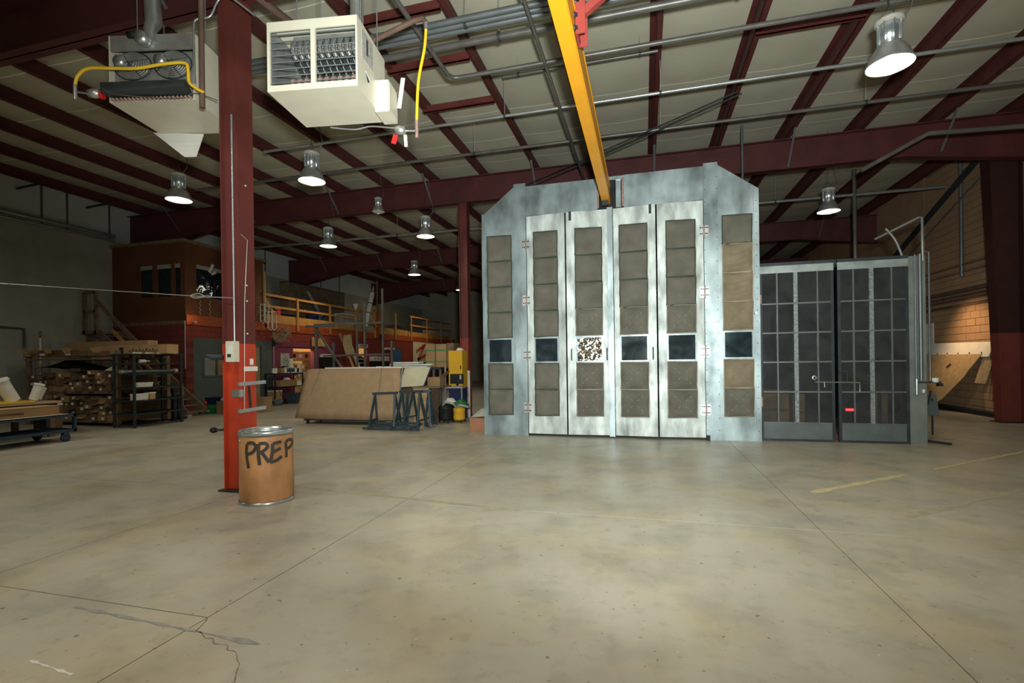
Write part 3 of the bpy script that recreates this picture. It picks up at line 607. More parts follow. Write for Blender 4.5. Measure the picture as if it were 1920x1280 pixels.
# ------------------------------------------------------------------ dark screen doors of the mixing bay
YD = 10.5
bay = thing('mixing_bay', 'sheet-metal bay with a grey end post, beside the booth', 'enclosure', (3.5, YD, 0))
bx((4.64, YD - 0.04, 0), (4.90, YD + 0.12, 3.40)).build('end_post', mat('grey_green_post', (0.19, 0.215, 0.20), 0.55, 0.3, var=0.2, scale=3), bay)
bx((2.14, YD - 0.02, 3.33), (4.66, YD + 0.06, 3.42)).build('head_rail', M_DKM, bay)
bx((4.84, YD + 0.12, 0), (4.88, 14.8, 3.3)).build('side_wall', M_DKM, bay); bx((2.14, 14.8, 0), (4.88, 14.84, 3.3)).build('back_wall', M_DKM, bay)
bx((2.14, YD + 0.06, 3.3), (4.88, 14.8, 3.34)).build('roof_panel', M_DKM, bay)
for y, r, x in ((YD - 0.08, 0.032, 4.80), (YD - 0.07, 0.018, 4.73)): MB().tube([(x, y, 1.15), (x, y, 3.42)], r).build('post_pipe', M_CONDD, bay)
MB().tube([(4.86, YD - 0.05, 3.3), (4.86, YD - 0.05, 4.08), (4.84, YD, 4.1), (4.34, YD + 0.5, 3.86)], 0.022).build('vent_pipe', M_COND, bay)
MB().tube(smooth_path([(4.62, YD + 0.1, 3.4), (4.55, YD + 0.2, 3.75), (4.44, YD + 0.3, 4.0)]), 0.022).build('flex_pipe', M_COND, bay)
MB().tube([(4.95, YD - 0.05, 1.15), (4.95, YD - 0.05, 3.45), (4.88, YD - 0.05, 3.47)], 0.018).build('post_pipe', M_CONDD, bay)
MB().bar((4.72, YD - 0.1, 1.12), (5.08, YD - 0.1, 1.12), 0.05, 0.03).build('valve_bar', M_DKM, bay); MB().lathe([(0, 1.12), (0.05, 1.12), (0.05, 1.2), (0, 1.2)], (5.0, YD - 0.1, 0), 12).build('gauge', M_PAPER, bay)
MB().tube([(4.72, YD - 0.1, 1.18), (4.72, YD - 0.1, 0.9)], [0.03, 0.022]).build('filter_bowl', M_ALU, bay); bx((5.03, YD - 0.14, 1.05), (5.10, YD - 0.06, 1.10)).build('regulator', M_BLK, bay)
bx((4.83, YD - 0.06, 0.93), (4.86, YD - 0.04, 0.99)).build('indicator', M_PAPER, bay)
def screen_door(x0, x1, mull, bars, lab):
    t = thing('screen_door', lab, 'door', ((x0 + x1) / 2, YD, 0), 'smoked vinyl screen doors'); y = YD - 0.06
    for a, b, nm in ((x0, x0 + 0.05, 'stile'), (x1 - 0.05, x1, 'stile')): bx((a, y, 0.02), (b, y + 0.04, 3.32)).build(nm, M_DKM, t)
    bx((x0, y - 0.005, 3.22), (x1, y + 0.04, 3.40)).build('top_rail', mat('dull_galv', (0.30, 0.35, 0.35), 0.45, 0.4, var=0.35, scale=3), t); bx((x0, y - 0.006, 3.36), (x1, y + 0.04, 3.42)).build('top_edge', M_DKM, t)
    bx((x0 + 0.05, y + 0.005, 0.04), (x1 - 0.05, y + 0.03, 0.34)).build('kick_panel', mat('kick_grey', (0.13, 0.155, 0.155), 0.5, 0.4, var=0.15), t); bx((x0, y - 0.01, 0.0), (x1, y + 0.04, 0.04)).build('bottom_rail', M_DKM, t)
    bx((mull - 0.035, y - 0.004, 0.34), (mull + 0.035, y + 0.03, 3.22)).build('mullion', mat('speckled_zinc', (0.24, 0.28, 0.285), 0.45, 0.4, var=0.4, scale=25), t)
    for b in bars: bx((b - 0.012, y - 0.003, 0.34), (b + 0.012, y + 0.02, 3.22)).build('glazing_bar', M_CONDD, t)
    zs = [3.22, 2.63, 2.07, 1.51, 0.94, 0.35]
    for z in zs[1:]: bx((x0 + 0.05, y - 0.006, z - 0.014), (x1 - 0.05, y + 0.02, z + 0.014)).build('cross_bar', M_CONDD, t)
    edges = [x0 + 0.05, bars[0], mull, bars[1], x1 - 0.05]
    for a, b in zip(edges, edges[1:]):
        for z1, z0 in zip(zs, zs[1:]): MB().add([(a, y + 0.012, z0), (b, y + 0.012, z0), (b, y + 0.012, z1), (a, y + 0.012, z1)], [(0, 1, 2, 3)]).build('vinyl_pane', M_VINYL, t)
    return t
s1 = screen_door(2.17, 3.44, 2.8, (2.48, 3.17), 'smoked vinyl screen door hinged beside the galvanised booth, cartons behind its bottom panes')
s2 = screen_door(3.50, 4.63, 4.05, (3.76, 4.37), 'smoked vinyl screen door next to the grey end post with the red light behind')
MB().tube([(3.10, YD - 0.1, 1.13), (3.83, YD - 0.1, 1.12), (3.83, YD - 0.1, 0.95)], 0.010, 8).build('latch_bar', M_ALU, s1); MB().tube([(3.25, YD - 0.1, 1.13), (3.26, YD - 0.1, 1.03)], 0.008).build('latch_pin', M_ALU, s1)
MB().lathe([(0.022, -0.01), (0.045, -0.012), (0.045, 0.012), (0.022, 0.01), (0.022, -0.01)], (3.09, YD - 0.09, 1.21), 16, 'y').build('lock_ring', M_ALU, s1)
MB().tube([(3.50, YD - 0.08, 1.33), (3.62, YD - 0.12, 1.33), (3.62, YD - 0.12, 1.13)], 0.010).build('door_pull', M_DKM, s2)
for x, z in ((2.12, 2.72), (2.12, 0.75)): bx((x, YD - 0.1, z - 0.09), (x + 0.08, YD - 0.02, z + 0.09)).build('strap_hinge', M_RUST, s1)
for i, (a, b, z, lab) in enumerate(((2.25, 2.78, 0.95, 'wide cardboard carton behind the bottom panes of the screen door by the booth'), (2.85, 3.06, 0.87, 'narrow cardboard carton standing behind the screen door mullion'))):
    c = thing('carton', lab, 'box', ((a + b) / 2, 11.1, 0)); bx((a, 10.9, 0), (b, 11.3, z)).build('body', M_CARDL, c)
    bx((a + 0.02, 10.895, z * 0.55), (b - 0.02, 10.9, z * 0.55 + 0.05)).build('tape', M_CARD, c)
t = thing('indicator_lamp', 'small glowing red indicator behind the right screen door', 'lamp', (3.86, 10.9, 0)); bx((3.78, 10.9, 0.545), (3.94, 10.94, 0.585)).build('lens', mat('red_glow', (1, 0.02, 0.02), 0.4, emit=14), t); MB().tube([(3.86, 10.95, 0), (3.86, 10.95, 0.57)], 0.012).build('stand', M_DKM, t)
for x, lab in ((4.25, 'tan plank standing behind the right screen door'), (4.42, 'pale plank standing close to the end post behind the screen door')):
    t = thing('plank', lab, 'plank', (x, 11.0, 0)); bx((x, 11.0, 0), (x + 0.09, 11.03, 0.92)).build('board', M_CARDL, t); bx((x, 10.995, 0.9), (x + 0.09, 11.03, 0.93)).build('cut_end', M_WOOD, t)

# ------------------------------------------------------------------ crane beam
t = thing('crane_beam', 'yellow monorail crane beam running into the slot above the booth doors', 'beam', (-0.72, 5, 4.86))
bx((-0.80, 0.2, 4.86), (-0.64, 10.45, 5.22)).build('track', M_YEL, t)
bx((-0.642, 0.2, 4.86), (-0.632, 10.42, 4.885)).build('lower_lip', M_YEL, t); bx((-0.642, 0.2, 5.19), (-0.632, 10.42, 5.22)).build('upper_lip', M_YEL, t)
bx((-0.79, 10.18, 4.76), (-0.67, 10.24, 4.86)).build('end_stop', M_DKM, t)
for y, z in ((4.98, 5.10), (5.22, 5.10), (4.98, 4.97), (5.22, 4.97)): MB().lathe([(0, 0.035), (0.018, 0.035), (0.018, 0.012), (0.03, 0.012), (0.03, 0)], (-0.64, y, z), 8, 'x').build('bolt', M_DKM, t)
t = thing('crane_hanger', 'dull red hanger bracket with brace bolted to the yellow crane beam', 'bracket', (-0.55, 5.1, 4.9))
M_HANG = mat('hanger_red', (0.30, 0.05, 0.04), 0.5)
MB().box((-0.63, 5.0, 4.92), (-0.61, 5.24, 5.24)).box((-0.61, 5.0, 4.92), (-0.53, 5.015, 5.24)).box((-0.61, 5.225, 4.92), (-0.53, 5.24, 5.24)).build('channel', M_HANG, t)
MB().bar((-0.56, 5.12, 5.20), (0.9, 5.2, 6.26), 0.07, 0.08).build('brace', M_HANG, t); bx((-0.60, 5.10, 5.24), (-0.54, 5.16, 6.26)).build('drop_post', M_HANG, t)
# ------------------------------------------------------------------ cream unit heater (hung askew to the building grid)
px, py, TH2 = -2.85, 4.55, math.radians(9)
h2 = thing('unit_heater', 'cream unit heater with louvred front and bent tubes inside', 'heater', (px, py, 4.5))
a, b, c, d, e, f = px - 1.0, px, py, py + 0.78, 4.5, 5.24
MB().box((a, c, e), (a + 0.02, d, f)).build('side_panel', M_CREAM, h2); hs = MB().box((b - 0.02, c, e), (b, d, f)).build('side_panel', M_CREAM, h2)
bx((a + .02, c, e), (b - .02, d, e + 0.02)).build('bottom_panel', M_CREAM, h2); bx((a + .02, c, f - 0.02), (b - .02, d, f)).build('top_panel', M_CREAM, h2); bx((a + .02, d - 0.02, e + .02), (b - .02, d, f - .02)).build('back_panel', M_GREY, h2)
for lo, hi in (((a, c - 0.015, e), (b, c, e + 0.065)), ((a, c - 0.015, f - 0.10), (b, c, f)), ((a, c - 0.015, e + .065), (a + 0.03, c, f - .10)), ((b - 0.02, c - 0.015, e + .065), (b, c, f - .10)), ((b - 0.51, c - 0.02, e + .065), (b - 0.46, c + 0.01, f - .10))): bx(lo, hi).build('front_frame', M_CREAM, h2)
M_LOUV = mat('louvre_grey', (0.20, 0.235, 0.24), 0.35, 0.5)
for k in range(8):
    z = e + 0.10 + k * 0.073
    for x0, x1 in ((a + 0.03, b - 0.51), (b - 0.46, b - 0.02)): MB().rbox(((x0 + x1) / 2, c + 0.012, z), (x1 - x0, 0.02, 0.010), rotm(0.3)).build('louvre', M_LOUV, h2)
M_BAFF = mat('baffle_zinc', (0.33, 0.34, 0.34), 0.4, 0.6, var=0.2, scale=8)
bx((a + 0.021, c + 0.02, e + 0.03), (a + 0.03, d - 0.05, f - 0.03)).build('baffle', M_BAFF, h2); bx((a + 0.03, c + 0.5, e + 0.03), (b - 0.03, c + 0.52, f - 0.03)).build('inner_back', M_BAFF, h2)
bx((a + 0.2, c + 0.16, f - 0.13), (b - 0.04, c + 0.19, f - 0.06)).build('tube_header', M_BAFF, h2)
for k in range(10):
    x = b - 0.77 + k * 0.076
    MB().tube(smooth_path([(x, c + 0.18, f - 0.11), (x, c + 0.11, f - 0.16), (x, c + 0.10, f - 0.26), (x + 0.02, c + 0.13, f - 0.33)], 4), 0.026, 8).build('exchanger_tube', M_TUBE, h2)
    MB().bar((x + 0.02, c + 0.13, f - 0.33), (x + 0.09, c + 0.26, f - 0.56), 0.05, 0.012).build('exchanger_fin', M_DKM, h2); MB().tube([(x + 0.045, c + 0.125, f - 0.33), (x + 0.115, c + 0.255, f - 0.56)], 0.005, 4).build('fin_edge', M_TUBE, h2)
    MB().tube(smooth_path([(x, c + 0.2, e + 0.18), (x, c + 0.10, e + 0.16), (x, c + 0.09, e + 0.10), (x, c + 0.2, e + 0.05)], 4), 0.03, 8).build('return_bend', M_RUST, h2)
bx((b, c + 0.10, f - 0.36), (b + 0.004, c + 0.40, f - 0.06)).build('data_plate', mat('plate_grey', (0.42, 0.42, 0.40), 0.5, var=0.3, scale=30), hs); bx((b, c + 0.22, f - 0.28), (b + 0.006, c + 0.26, f - 0.10)).build('warning_label', M_DKM, hs)
cb = bx((b, c + 0.46, 4.46), (b + 0.16, c + 0.76, 4.82)).build('control_box', M_CREAM, h2); bx((b + 0.16, c + 0.48, 4.48), (b + 0.165, c + 0.74, 4.80)).build('cover', M_CREAM, cb)
MB().rbox((b + 0.22, c + 0.72, 4.80), (0.05, 0.008, 0.36), rotm(0, 0.15)).build('paper_tag', M_PAPER, h2)
MB().lathe([(0, -0.06), (0.045, -0.06), (0.055, 0), (0.045, 0.06), (0, 0.06)], (b + 0.2, c + 0.74, 4.37), 12, 'x').build('gas_valve', M_ALU, h2)
MB().rbox((b + 0.14, c + 0.70, 4.25), (0.06, 0.006, 0.11), rotm(0, 0.3)).build('red_tag', M_REDP, h2, 'red paper tag'); MB().rbox((b + 0.27, c + 0.72, 4.23), (0.035, 0.03, 0.13), rotm(0.2)).build('cream_tag', M_CREAM, h2)
MB().tube(smooth_path([(a + 0.3, d + 0.02, 4.49), (a + 0.6, d + 0.03, 4.45), (b - 0.2, d + 0.02, 4.47), (b + 0.05, d - 0.02, 4.42), (b + 0.18, d - 0.02, 4.40)]), 0.010, 6).build('cable', M_COND, h2)
MB().tube([(b - 0.22, c + 0.5, 5.24), (b - 0.22, c + 0.5, 7.25)], 0.075, 16).build('flue', M_DUCT, h2)
for x, y in ((a + 0.25, c + .15), (b - 0.05, c + .2), (a + 0.25, d - .1), (b - 0.05, d - .1)): MB().tube([(x, y, 5.23), (x, y, 7.2)], 0.007, 6).build('hanger_rod', M_COND, h2)
h2.rotation_euler = (0, 0, TH2)
t = thing('gas_hose', 'yellow gas hose hanging straight beside the cream heater', 'hose', (-2.62, 5.35, 4.4))
MB().tube(smooth_path([(-2.47, 5.42, 5.60), (-2.49, 5.41, 5.35), (-2.56, 5.38, 4.95), (-2.58, 5.36, 4.47)]), 0.018, 10).build('hose', M_HOSE, t)
MB().tube([(-2.47, 5.42, 5.58), (-2.47, 5.42, 5.68)], 0.024).build('fitting', M_ALU, t); MB().tube([(-2.58, 5.36, 4.49), (-2.58, 5.36, 4.28)], 0.02).build('fitting', M_RUST, t); MB().tube([(-2.59, 5.36, 4.36), (-2.72, 5.34, 4.37)], 0.012).build('nipple', M_ALU, t)
pipe('gas_pipe', [(-3.3, 5.5, 5.62), (-2.62, 5.42, 5.72), (-2.50, 5.42, 5.72), (-2.47, 5.42, 5.66)], 0.032, M_PIPEB, 'short brown gas pipe leading to the straight yellow hose')

# ------------------------------------------------------------------ fan-faced heater
px, py, TH1 = -5.21, 4.75, math.radians(13)
h1 = thing('unit_heater', 'grey unit heater with two wire-guarded fans and a dark hood', 'heater', (px, py, 4.82))
a, b, c, d, e, f = px - 1.07, px, py, py + 0.86, 4.82, 5.63
bx((a + .02, c, e), (b - .02, d, e + 0.02)).build('bottom_panel', M_CREAM, h1); bx((b - 0.02, c, e), (b, d, f)).build('side_panel', M_CREAM, h1); bx((a, c, e), (a + 0.02, d, f)).build('side_panel', M_CREAM, h1)
bx((a + .02, c + 0.02, f - 0.02), (b - .02, d, f)).build('top_panel', M_GREY, h1); bx((a + .02, c, f - 0.19), (b - .02, c + 0.02, f)).build('flue_panel', mat('bare_zinc', (0.34, 0.34, 0.32), 0.4, 0.5, var=0.2, scale=6), h1); bx((a + .02, c + 0.06, e + .02), (b - .02, c + 0.08, f - 0.19)).build('fan_panel', mat('bare_zinc'  , (.34, .34, .32)), h1)
bx((a + .02, d - 0.02, e + .02), (b - .02, d, f - .02)).build('back_panel', M_GREY, h1)
for x in (b - 0.79, b - 0.29):
    zc = 5.27
    g = MB().tube([(x + 0.235 * math.cos(k * math.pi / 12), c + 0.03, zc + 0.17 * math.sin(k * math.pi / 12)) for k in range(25)], 0.007, 6, False).build('fan_guard', M_DKM, h1)
    for r in (0.06, 0.085, 0.11, 0.135, 0.16, 0.185, 0.21):
        MB().tube([(x + r * math.cos(k * math.pi / 12), c - 0.05 + 0.3 * r, zc + r * 0.74 * math.sin(k * math.pi / 12)) for k in range(25)], 0.0035, 5, False).build('guard_ring', M_WIRE, g)
    for k in range(4): an = k * math.pi / 2 + 0.5; MB().tube([(x, c - 0.05, zc), (x + 0.235 * math.cos(an), c + 0.02, zc + 0.17 * math.sin(an))], 0.005, 5).build('guard_spoke', M_DKM, g)
    MB().lathe([(0, -0.09), (0.06, -0.09), (0.07, 0.02), (0, 0.02)], (x - 0.08, c - 0.02, zc + 0.0), 14, 'y').build('fan_motor', M_DUCT, h1)
    for k in range(3):
        an = k * 2.09 + 0.3; MB().rbox((x + 0.11 * math.cos(an), c + 0.045, zc + 0.08 * math.sin(an)), (0.17, 0.006, 0.12), rotm(0.35, -an, 0)).build('fan_blade', M_TUBE, h1)
MB().add([(a - 0.1, c - 0.02, 5.06), (b - 0.10, c - 0.02, 5.06), (b - 0.02, c - 0.16, 4.93), (a + 0.03, c - 0.16, 4.88), (a + 0.03, c - 0.16, 4.85), (b - 0.02, c - 0.16, 4.90), (b - 0.02, c - 0.005, 4.87), (a + .03, c - 0.005, 4.87)],
         [(0, 1, 2, 3), (3, 2, 5, 4), (1, 6, 5, 2), (0, 3, 4, 7), (4, 5, 6, 7)]).build('hood', mat('hood_slate', (0.05, 0.065, 0.068), 0.4, 0.3), h1)
for k in range(20): MB().tube([(a + 0.07 + k * 0.05, c - 0.04, 4.85), (a + 0.09 + k * 0.05, c - 0.01, 4.82)], 0.016, 6).build('burner_tube', M_RUST, h1)
MB().tube([(b - 0.52, c - 0.03, 5.54), (b - 0.52, c - 0.03, 5.66), (b - 0.50, c, 5.76), (b - 0.52, c, 6.1), (b - 0.55, c, 7.2)], [0.07, 0.07, 0.09, 0.09, 0.09], 14).build('flue', M_DUCT, h1)
MB().lathe([(0, -0.09), (0.07, -0.09), (0.08, 0), (0.08, 0.02), (0, 0.02)], (b - 0.60, c - 0.02, 5.55), 14, 'y').build('draft_inducer', M_DUCT, h1); MB().lathe([(0, -0.06), (0.04, -0.06), (0.045, 0.05), (0, 0.05)], (b - 0.72, c - 0.05, 5.60), 10, 'x').build('blower_motor', M_BLK, h1)
MB().lathe([(0, -0.06), (0.045, -0.06), (0.055, 0), (0.045, 0.08), (0, 0.08)], (a - 0.12, c - 0.08, 4.89), 12, 'x').build('gas_valve', M_ALU, h1); bx((a - 0.03, c - 0.12, 4.82), (a + 0.02, c - 0.07, 4.90)).build('valve_cap', M_REDP, h1)
MB().prism([(a - 0.10, 4.84), (b - 0.46, 4.80), (b - 0.57, 4.49), (b - 0.73, 4.49)], d - 0.035, d - 0.02).build('deflector_vane', M_WHITE, h1, 'white deflector vane')
MB().tube(smooth_path([(a + 0.02, c - 0.17, 4.93), (a + 0.2, c - 0.16, 4.83), (a + 0.6, c - 0.12, 4.80), (b - 0.15, c - 0.04, 4.82), (b + 0.02, c - .03, 4.88), (b + 0.28, c, 4.80)]), 0.006, 5).build('cable', M_PIPE, h1)
MB().tube(smooth_path([(b + 0.015, c - 0.02, 5.0), (b + 0.01, c - 0.02, 5.66), (b + 0.06, c - 0.02, 5.78), (b + 0.2, c, 5.82), (b + 0.3, c, 6.0), (b + 0.42, c, 6.06), (b + 0.7, c + 0.1, 5.88)]), 0.013, 6).build('flex_conduit', M_COND, h1)
for x, y in ((a + 0.12, c + .3), (b - 0.06, c + .3), (a + .12, d - .1), (b - .06, d - .1)): MB().tube([(x, y, 5.62), (x, y, 7.2)], 0.007, 6).build('hanger_rod', M_COND, h1)
h1.rotation_euler = (0, 0, TH1)
t = thing('gas_hose', 'yellow gas hose arching across the fan-faced heater', 'hose', (px, py, 4.8))
MB().tube(smooth_path([(b + u, c - 0.2, z) for u, z in ((-1.31, 4.93), (-1.27, 5.04), (-1.14, 5.12), (-.85, 5.11), (-.55, 5.10), (-.22, 5.14), (.02, 5.14), (.06, 5.05), (.07, 4.92), (.14, 4.85), (.24, 4.79))]), 0.018, 10).build('hose', M_HOSE, t)
MB().tube([(b - 1.31, c - 0.2, 4.94), (b - 1.31, c - 0.2, 4.76)], 0.02).build('fitting', M_ALU, t); MB().tube([(b - 1.31, c - 0.18, 4.86), (b - 1.2, c - 0.1, 4.87)], 0.013).build('nipple', M_PIPE, t)
t.rotation_euler = (0, 0, TH1)
pipe('gas_pipe', [(-4.96, 4.62, 4.62), (-4.96, 4.62, 6.6)], 0.03, M_PIPEB, 'brown vertical gas drop pipe in front of the near column top')

# ------------------------------------------------------------------ fibre drum with PREP
DC = Vector((-4.34, 4.86, 0)); R0, HD = 0.295, 0.83
drum = thing('fibre_drum', 'brown fibre drum spray-painted PREP with steel rims', 'drum', DC)
MB().lathe([(0, 0.02), (R0 - 0.01, 0.02), (R0 - 0.005, 0.05), (R0, 0.2), (R0 - 0.004, 0.5), (R0 - 0.002, 0.79), (R0 - 0.002, HD - 0.02), (R0 - 0.015, HD - 0.02), (R0 - 0.012, 0.04), (0, 0.04)], DC, 48).build('wall', M_BROWN, drum)
MB().lathe([(R0 - 0.02, 0), (R0 + 0.004, 0), (R0 + 0.008, 0.015), (R0 + 0.003, 0.035), (R0 - 0.004, 0.036)], DC, 48).build('bottom_rim', M_DUCT, drum, 'galvanised bottom rim')
MB().lathe([(R0 - 0.02, HD - 0.025), (R0 + 0.003, HD - 0.05), (R0 + 0.006, HD - 0.015), (R0 + 0.010, HD), (R0, HD + 0.008), (R0 - 0.014, HD + 0.002), (R0 - 0.02, HD - 0.06)], DC, 48).build('top_rim', M_DUCT, drum, 'galvanised top rim')
bear = math.atan2(-DC.y, -DC.x)     # direction from the drum to where the lettering faces
def stroke(pts, wd=0.02):
    P = smooth_path([(q[0], q[1], 0) for q in pts], 5); m = MB(); V = []
    for i, p in enumerate(P):
        dd = P[min(i + 1, len(P) - 1)] - P[max(i - 1, 0)]; dd.normalize(); nx, ny = -dd.y, dd.x
        for s in (-1, 1):
            x, z = p.x + nx * s * wd, p.y + ny * s * wd; th = bear + max(-1.45, min(1.45, x / R0)); V.append(DC + Vector(((R0 + 0.003) * math.cos(th), (R0 + 0.003) * math.sin(th), z)))
    return m.add(V, [(2 * i, 2 * i + 1, 2 * i + 3, 2 * i + 2) for i in range(len(P) - 1)])
def zp(px, py): return (R0 * math.asin(max(-.97, min(.97, (px - 492) / 252))), 0.012 + (1138 - py - 30 * ((px - 492) / 252) * .6) / 640 * HD)
LET = [[[(325, 612), (318, 700), (335, 822)], [(325, 610), (370, 600), (400, 630), (372, 680), (325, 702)]],
       [[(425, 605), (420, 690), (430, 790)], [(425, 605), (480, 600), (500, 630), (462, 668), (425, 682)], [(445, 675), (480, 722), (512, 768)]],
       [[(545, 605), (540, 690), (520, 768)], [(545, 606), (585, 597), (622, 590)], [(540, 682), (580, 664), (615, 645)], [(520, 768), (580, 750), (625, 720)]],
       [[(660, 595), (666, 670), (665, 735)], [(660, 596), (702, 580), (727, 606), (702, 645), (666, 662)]]]
for L in LET:
    m = MB()
    for s in L:
        q = stroke([zp(*p) for p in s], 0.0185); m.add(q.v, q.f)
    m.build('painted_letter', M_SPRAY, drum, 'black sprayed letter')
MB().tube(smooth_path([DC + Vector((R0 * math.cos(bear + k), R0 * math.sin(bear + k), z)) * 1.0 for k, z in ((-1.25, 0.74), (-1.2, 0.72), (-1.12, 0.735))]), 0.008, 6).build('lock_clip', M_DUCT, drum)
MB().lathe([(0, HD - 0.045), (R0 - 0.022, HD - 0.045), (R0 - 0.022, HD - 0.06), (0, HD - 0.06)], DC, 40, smooth=False).build('lid', mat('dull_zinc_lid', (0.22, 0.27, 0.28), 0.55, 0.4, var=0.25, scale=9), drum)

# ------------------------------------------------------------------ office block and mezzanine
S = -14.8; T = 0.2
wo = bx((S - T, 13.0, 2.55), (S, 37.0, 3.0)).build('wall_office_side', M_BRICK, kind='structure', label='long red block wall under the mezzanine with doorways')
def wall(y0, y1, z0, z1, m): bx((S - T, y0, z0), (S, y1, z1)).build('wall_panel', m, wo)
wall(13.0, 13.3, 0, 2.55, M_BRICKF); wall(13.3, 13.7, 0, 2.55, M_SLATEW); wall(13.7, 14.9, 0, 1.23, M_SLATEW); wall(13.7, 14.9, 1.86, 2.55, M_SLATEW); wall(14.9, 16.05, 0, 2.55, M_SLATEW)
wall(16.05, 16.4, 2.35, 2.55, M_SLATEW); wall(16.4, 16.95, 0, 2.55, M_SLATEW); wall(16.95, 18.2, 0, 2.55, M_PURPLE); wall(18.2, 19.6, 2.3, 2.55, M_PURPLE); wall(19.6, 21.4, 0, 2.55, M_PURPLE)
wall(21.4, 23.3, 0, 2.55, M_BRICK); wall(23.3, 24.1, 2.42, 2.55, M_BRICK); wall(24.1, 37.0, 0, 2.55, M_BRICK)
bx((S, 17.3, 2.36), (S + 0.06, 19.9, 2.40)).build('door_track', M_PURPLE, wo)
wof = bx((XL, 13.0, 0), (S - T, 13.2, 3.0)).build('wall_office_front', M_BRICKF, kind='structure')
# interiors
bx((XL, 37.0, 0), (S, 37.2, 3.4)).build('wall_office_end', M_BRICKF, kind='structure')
wi = bx((-16.9, 13.2, 0), (-16.8, 37.0, 3.0)).build('wall_office_inner', M_INT, kind='structure')
for y in (16.6, 20.2, 22.6, 25.2): bx((-16.8, y, 0), (S - T, y + 0.08, 3.0)).build('partition', M_INT, wi)
light('office_light', 'POINT', (-15.8, 14.6, 2.6), 35, (1, 0.85, 0.6), shadow_soft_size=0.15); light('store_light', 'POINT', (-15.5, 18.8, 2.75), 75, (1, 0.72, 0.38), shadow_soft_size=0.15); light('rack_light', 'POINT', (-15.5, 23.7, 2.75), 60, (1, 0.72, 0.38), shadow_soft_size=0.15)
bx((S - 0.25, 16.0, 0), (S - 0.12, 16.06, 2.4)).build('door_frame', M_PLY, wo); bx((S - 0.25, 16.38, 0), (S - 0.12, 16.44, 2.4)).build('door_frame', M_PLY, wo); bx((S - 0.2, 16.06, 0.05), (S - 0.15, 16.38, 2.35)).build('door_leaf', M_PLY, wo)
win = thing('window_1', 'small interior window with pale blind in the slate wall', 'window', (S, 14.3, 1.23)); win['kind'] = 'structure'
for lo, hi in (((13.66, 1.19), (14.94, 1.24)), ((13.66, 1.85), (14.94, 1.9)), ((13.66, 1.24), (13.72, 1.85)), ((14.88, 1.24), (14.94, 1.85)), ((14.22, 1.24), (14.27, 1.85))): bx((S - 0.05, lo[0], lo[1]), (S + 0.02, hi[0], hi[1])).build('window_frame', M_SLATEW, win)
bx((S - 0.1, 13.72, 1.24), (S - 0.09, 14.2, 1.80)).build('blind', M_PAPER, win); MB().add([(S - 0.03, 13.7, 1.24), (S - 0.03, 14.9, 1.24), (S - 0.03, 14.9, 1.86), (S - 0.03, 13.7, 1.86)], [(0, 1, 2, 3)]).build('pane', film_mat('clear_pane', (0.1, 0.1, 0.1), 0.05, 0.8), win)
dr = bx((S - 0.02, 27.0, 0), (S + 0.03, 28.05, 2.48)).build('door_1', M_BLUED, kind='structure', label='blue door in the red wall'); bx((S + 0.03, 27.85, 1.0), (S + 0.08, 27.95, 1.08)).build('door_handle', M_ALU, dr)
for lo, hi in (((26.92, 0), (27.0, 2.56)), ((28.05, 0), (28.13, 2.56)), ((27.0, 2.48), (28.05, 2.56))): bx((S, lo[0], lo[1]), (S + 0.05, hi[0], hi[1])).build('door_frame', M_BRICK, dr)
# mezzanine deck
deck = bx((XL, 13.0, 3.0), (S, 37.0, 3.12)).build('mezzanine_deck', M_WOODD, kind='structure', label='mezzanine deck over the red office block'); bx((S, 13.0, 2.98), (S + 0.06, 37.0, 3.32)).build('edge_beam', mat('rust_orange_beam', (0.36, 0.075, 0.025), 0.55), deck, 'rust orange edge beam')
for y0, y1 in ((16.6, 23.0), (25.2, 28.9)): bx((S + 0.02, y0, 3.32), (S + 0.06, y1, 3.66)).build('toe_board', M_WOOD, deck, 'ochre toe board')
bx((S + 0.02, 29.0, 3.32), (S + 0.06, 36.5, 3.62)).build('toe_board', M_WOOD, deck)
def railing(y0, y1, posts, lab, zt=4.44, zm=3.98, dark=()):
    t = thing('timber_railing', lab, 'railing', (S + 0.08, (y0 + y1) / 2, 3.0))
    for z in (zt, zm): bx((S + 0.04, y0, z - 0.05), (S + 0.08, y1, z + 0.05)).build('rail', M_WOOD, t)
    for y in posts: bx((S + 0.08, y - 0.05, 3.05), (S + 0.13, y + 0.05, zt + 0.02)).build('post', M_WOOD, t)
railing(16.45, 24.8, (18.4, 20.7, 22.9), 'ochre timber railing next to the upper room')
railing(29.2, 36.4, (29.3, 31.7, 34.2, 36.3), 'far ochre timber railing above the white sign', 4.62, 4.05)
t = thing('timber_post', 'lone ochre timber post on the mezzanine edge', 'post', (S + 0.1, 27.2, 3.0)); bx((S + 0.08, 27.14, 3.05), (S + 0.14, 27.26, 4.62)).build('shaft', M_WOOD, t); bx((S + 0.07, 27.12, 4.62), (S + 0.15, 27.28, 4.66)).build('cap', M_WOOD, t)
t = thing('hoist_frame', 'red and ochre hoist gate frame on the mezzanine edge', 'frame', (S + 0.1, 25.1, 3.0))
for y, m in ((24.75, M_WOOD), (25.0, M_ORED), (25.38, M_WOOD)): bx((S + 0.08, y, 3.05), (S + 0.16, y + 0.1, 4.62)).build('upright', m, t)
for z in (4.5, 3.62): bx((S + 0.08, 24.75, z), (S + 0.14, 25.48, z + 0.1)).build('cross_rail', M_WOOD, t)
bx((S + 0.1, 25.02, 4.6), (S + 0.16, 25.1, 6.3)).build('mast', M_WOODD, t); MB().lathe([(0, 3.0), (0.05, 3.02), (0.06, 3.15), (0.02, 3.25), (0, 3.25)], (S + 0.2, 25.3, 0), 10).build('hook_block', M_BLK, t)
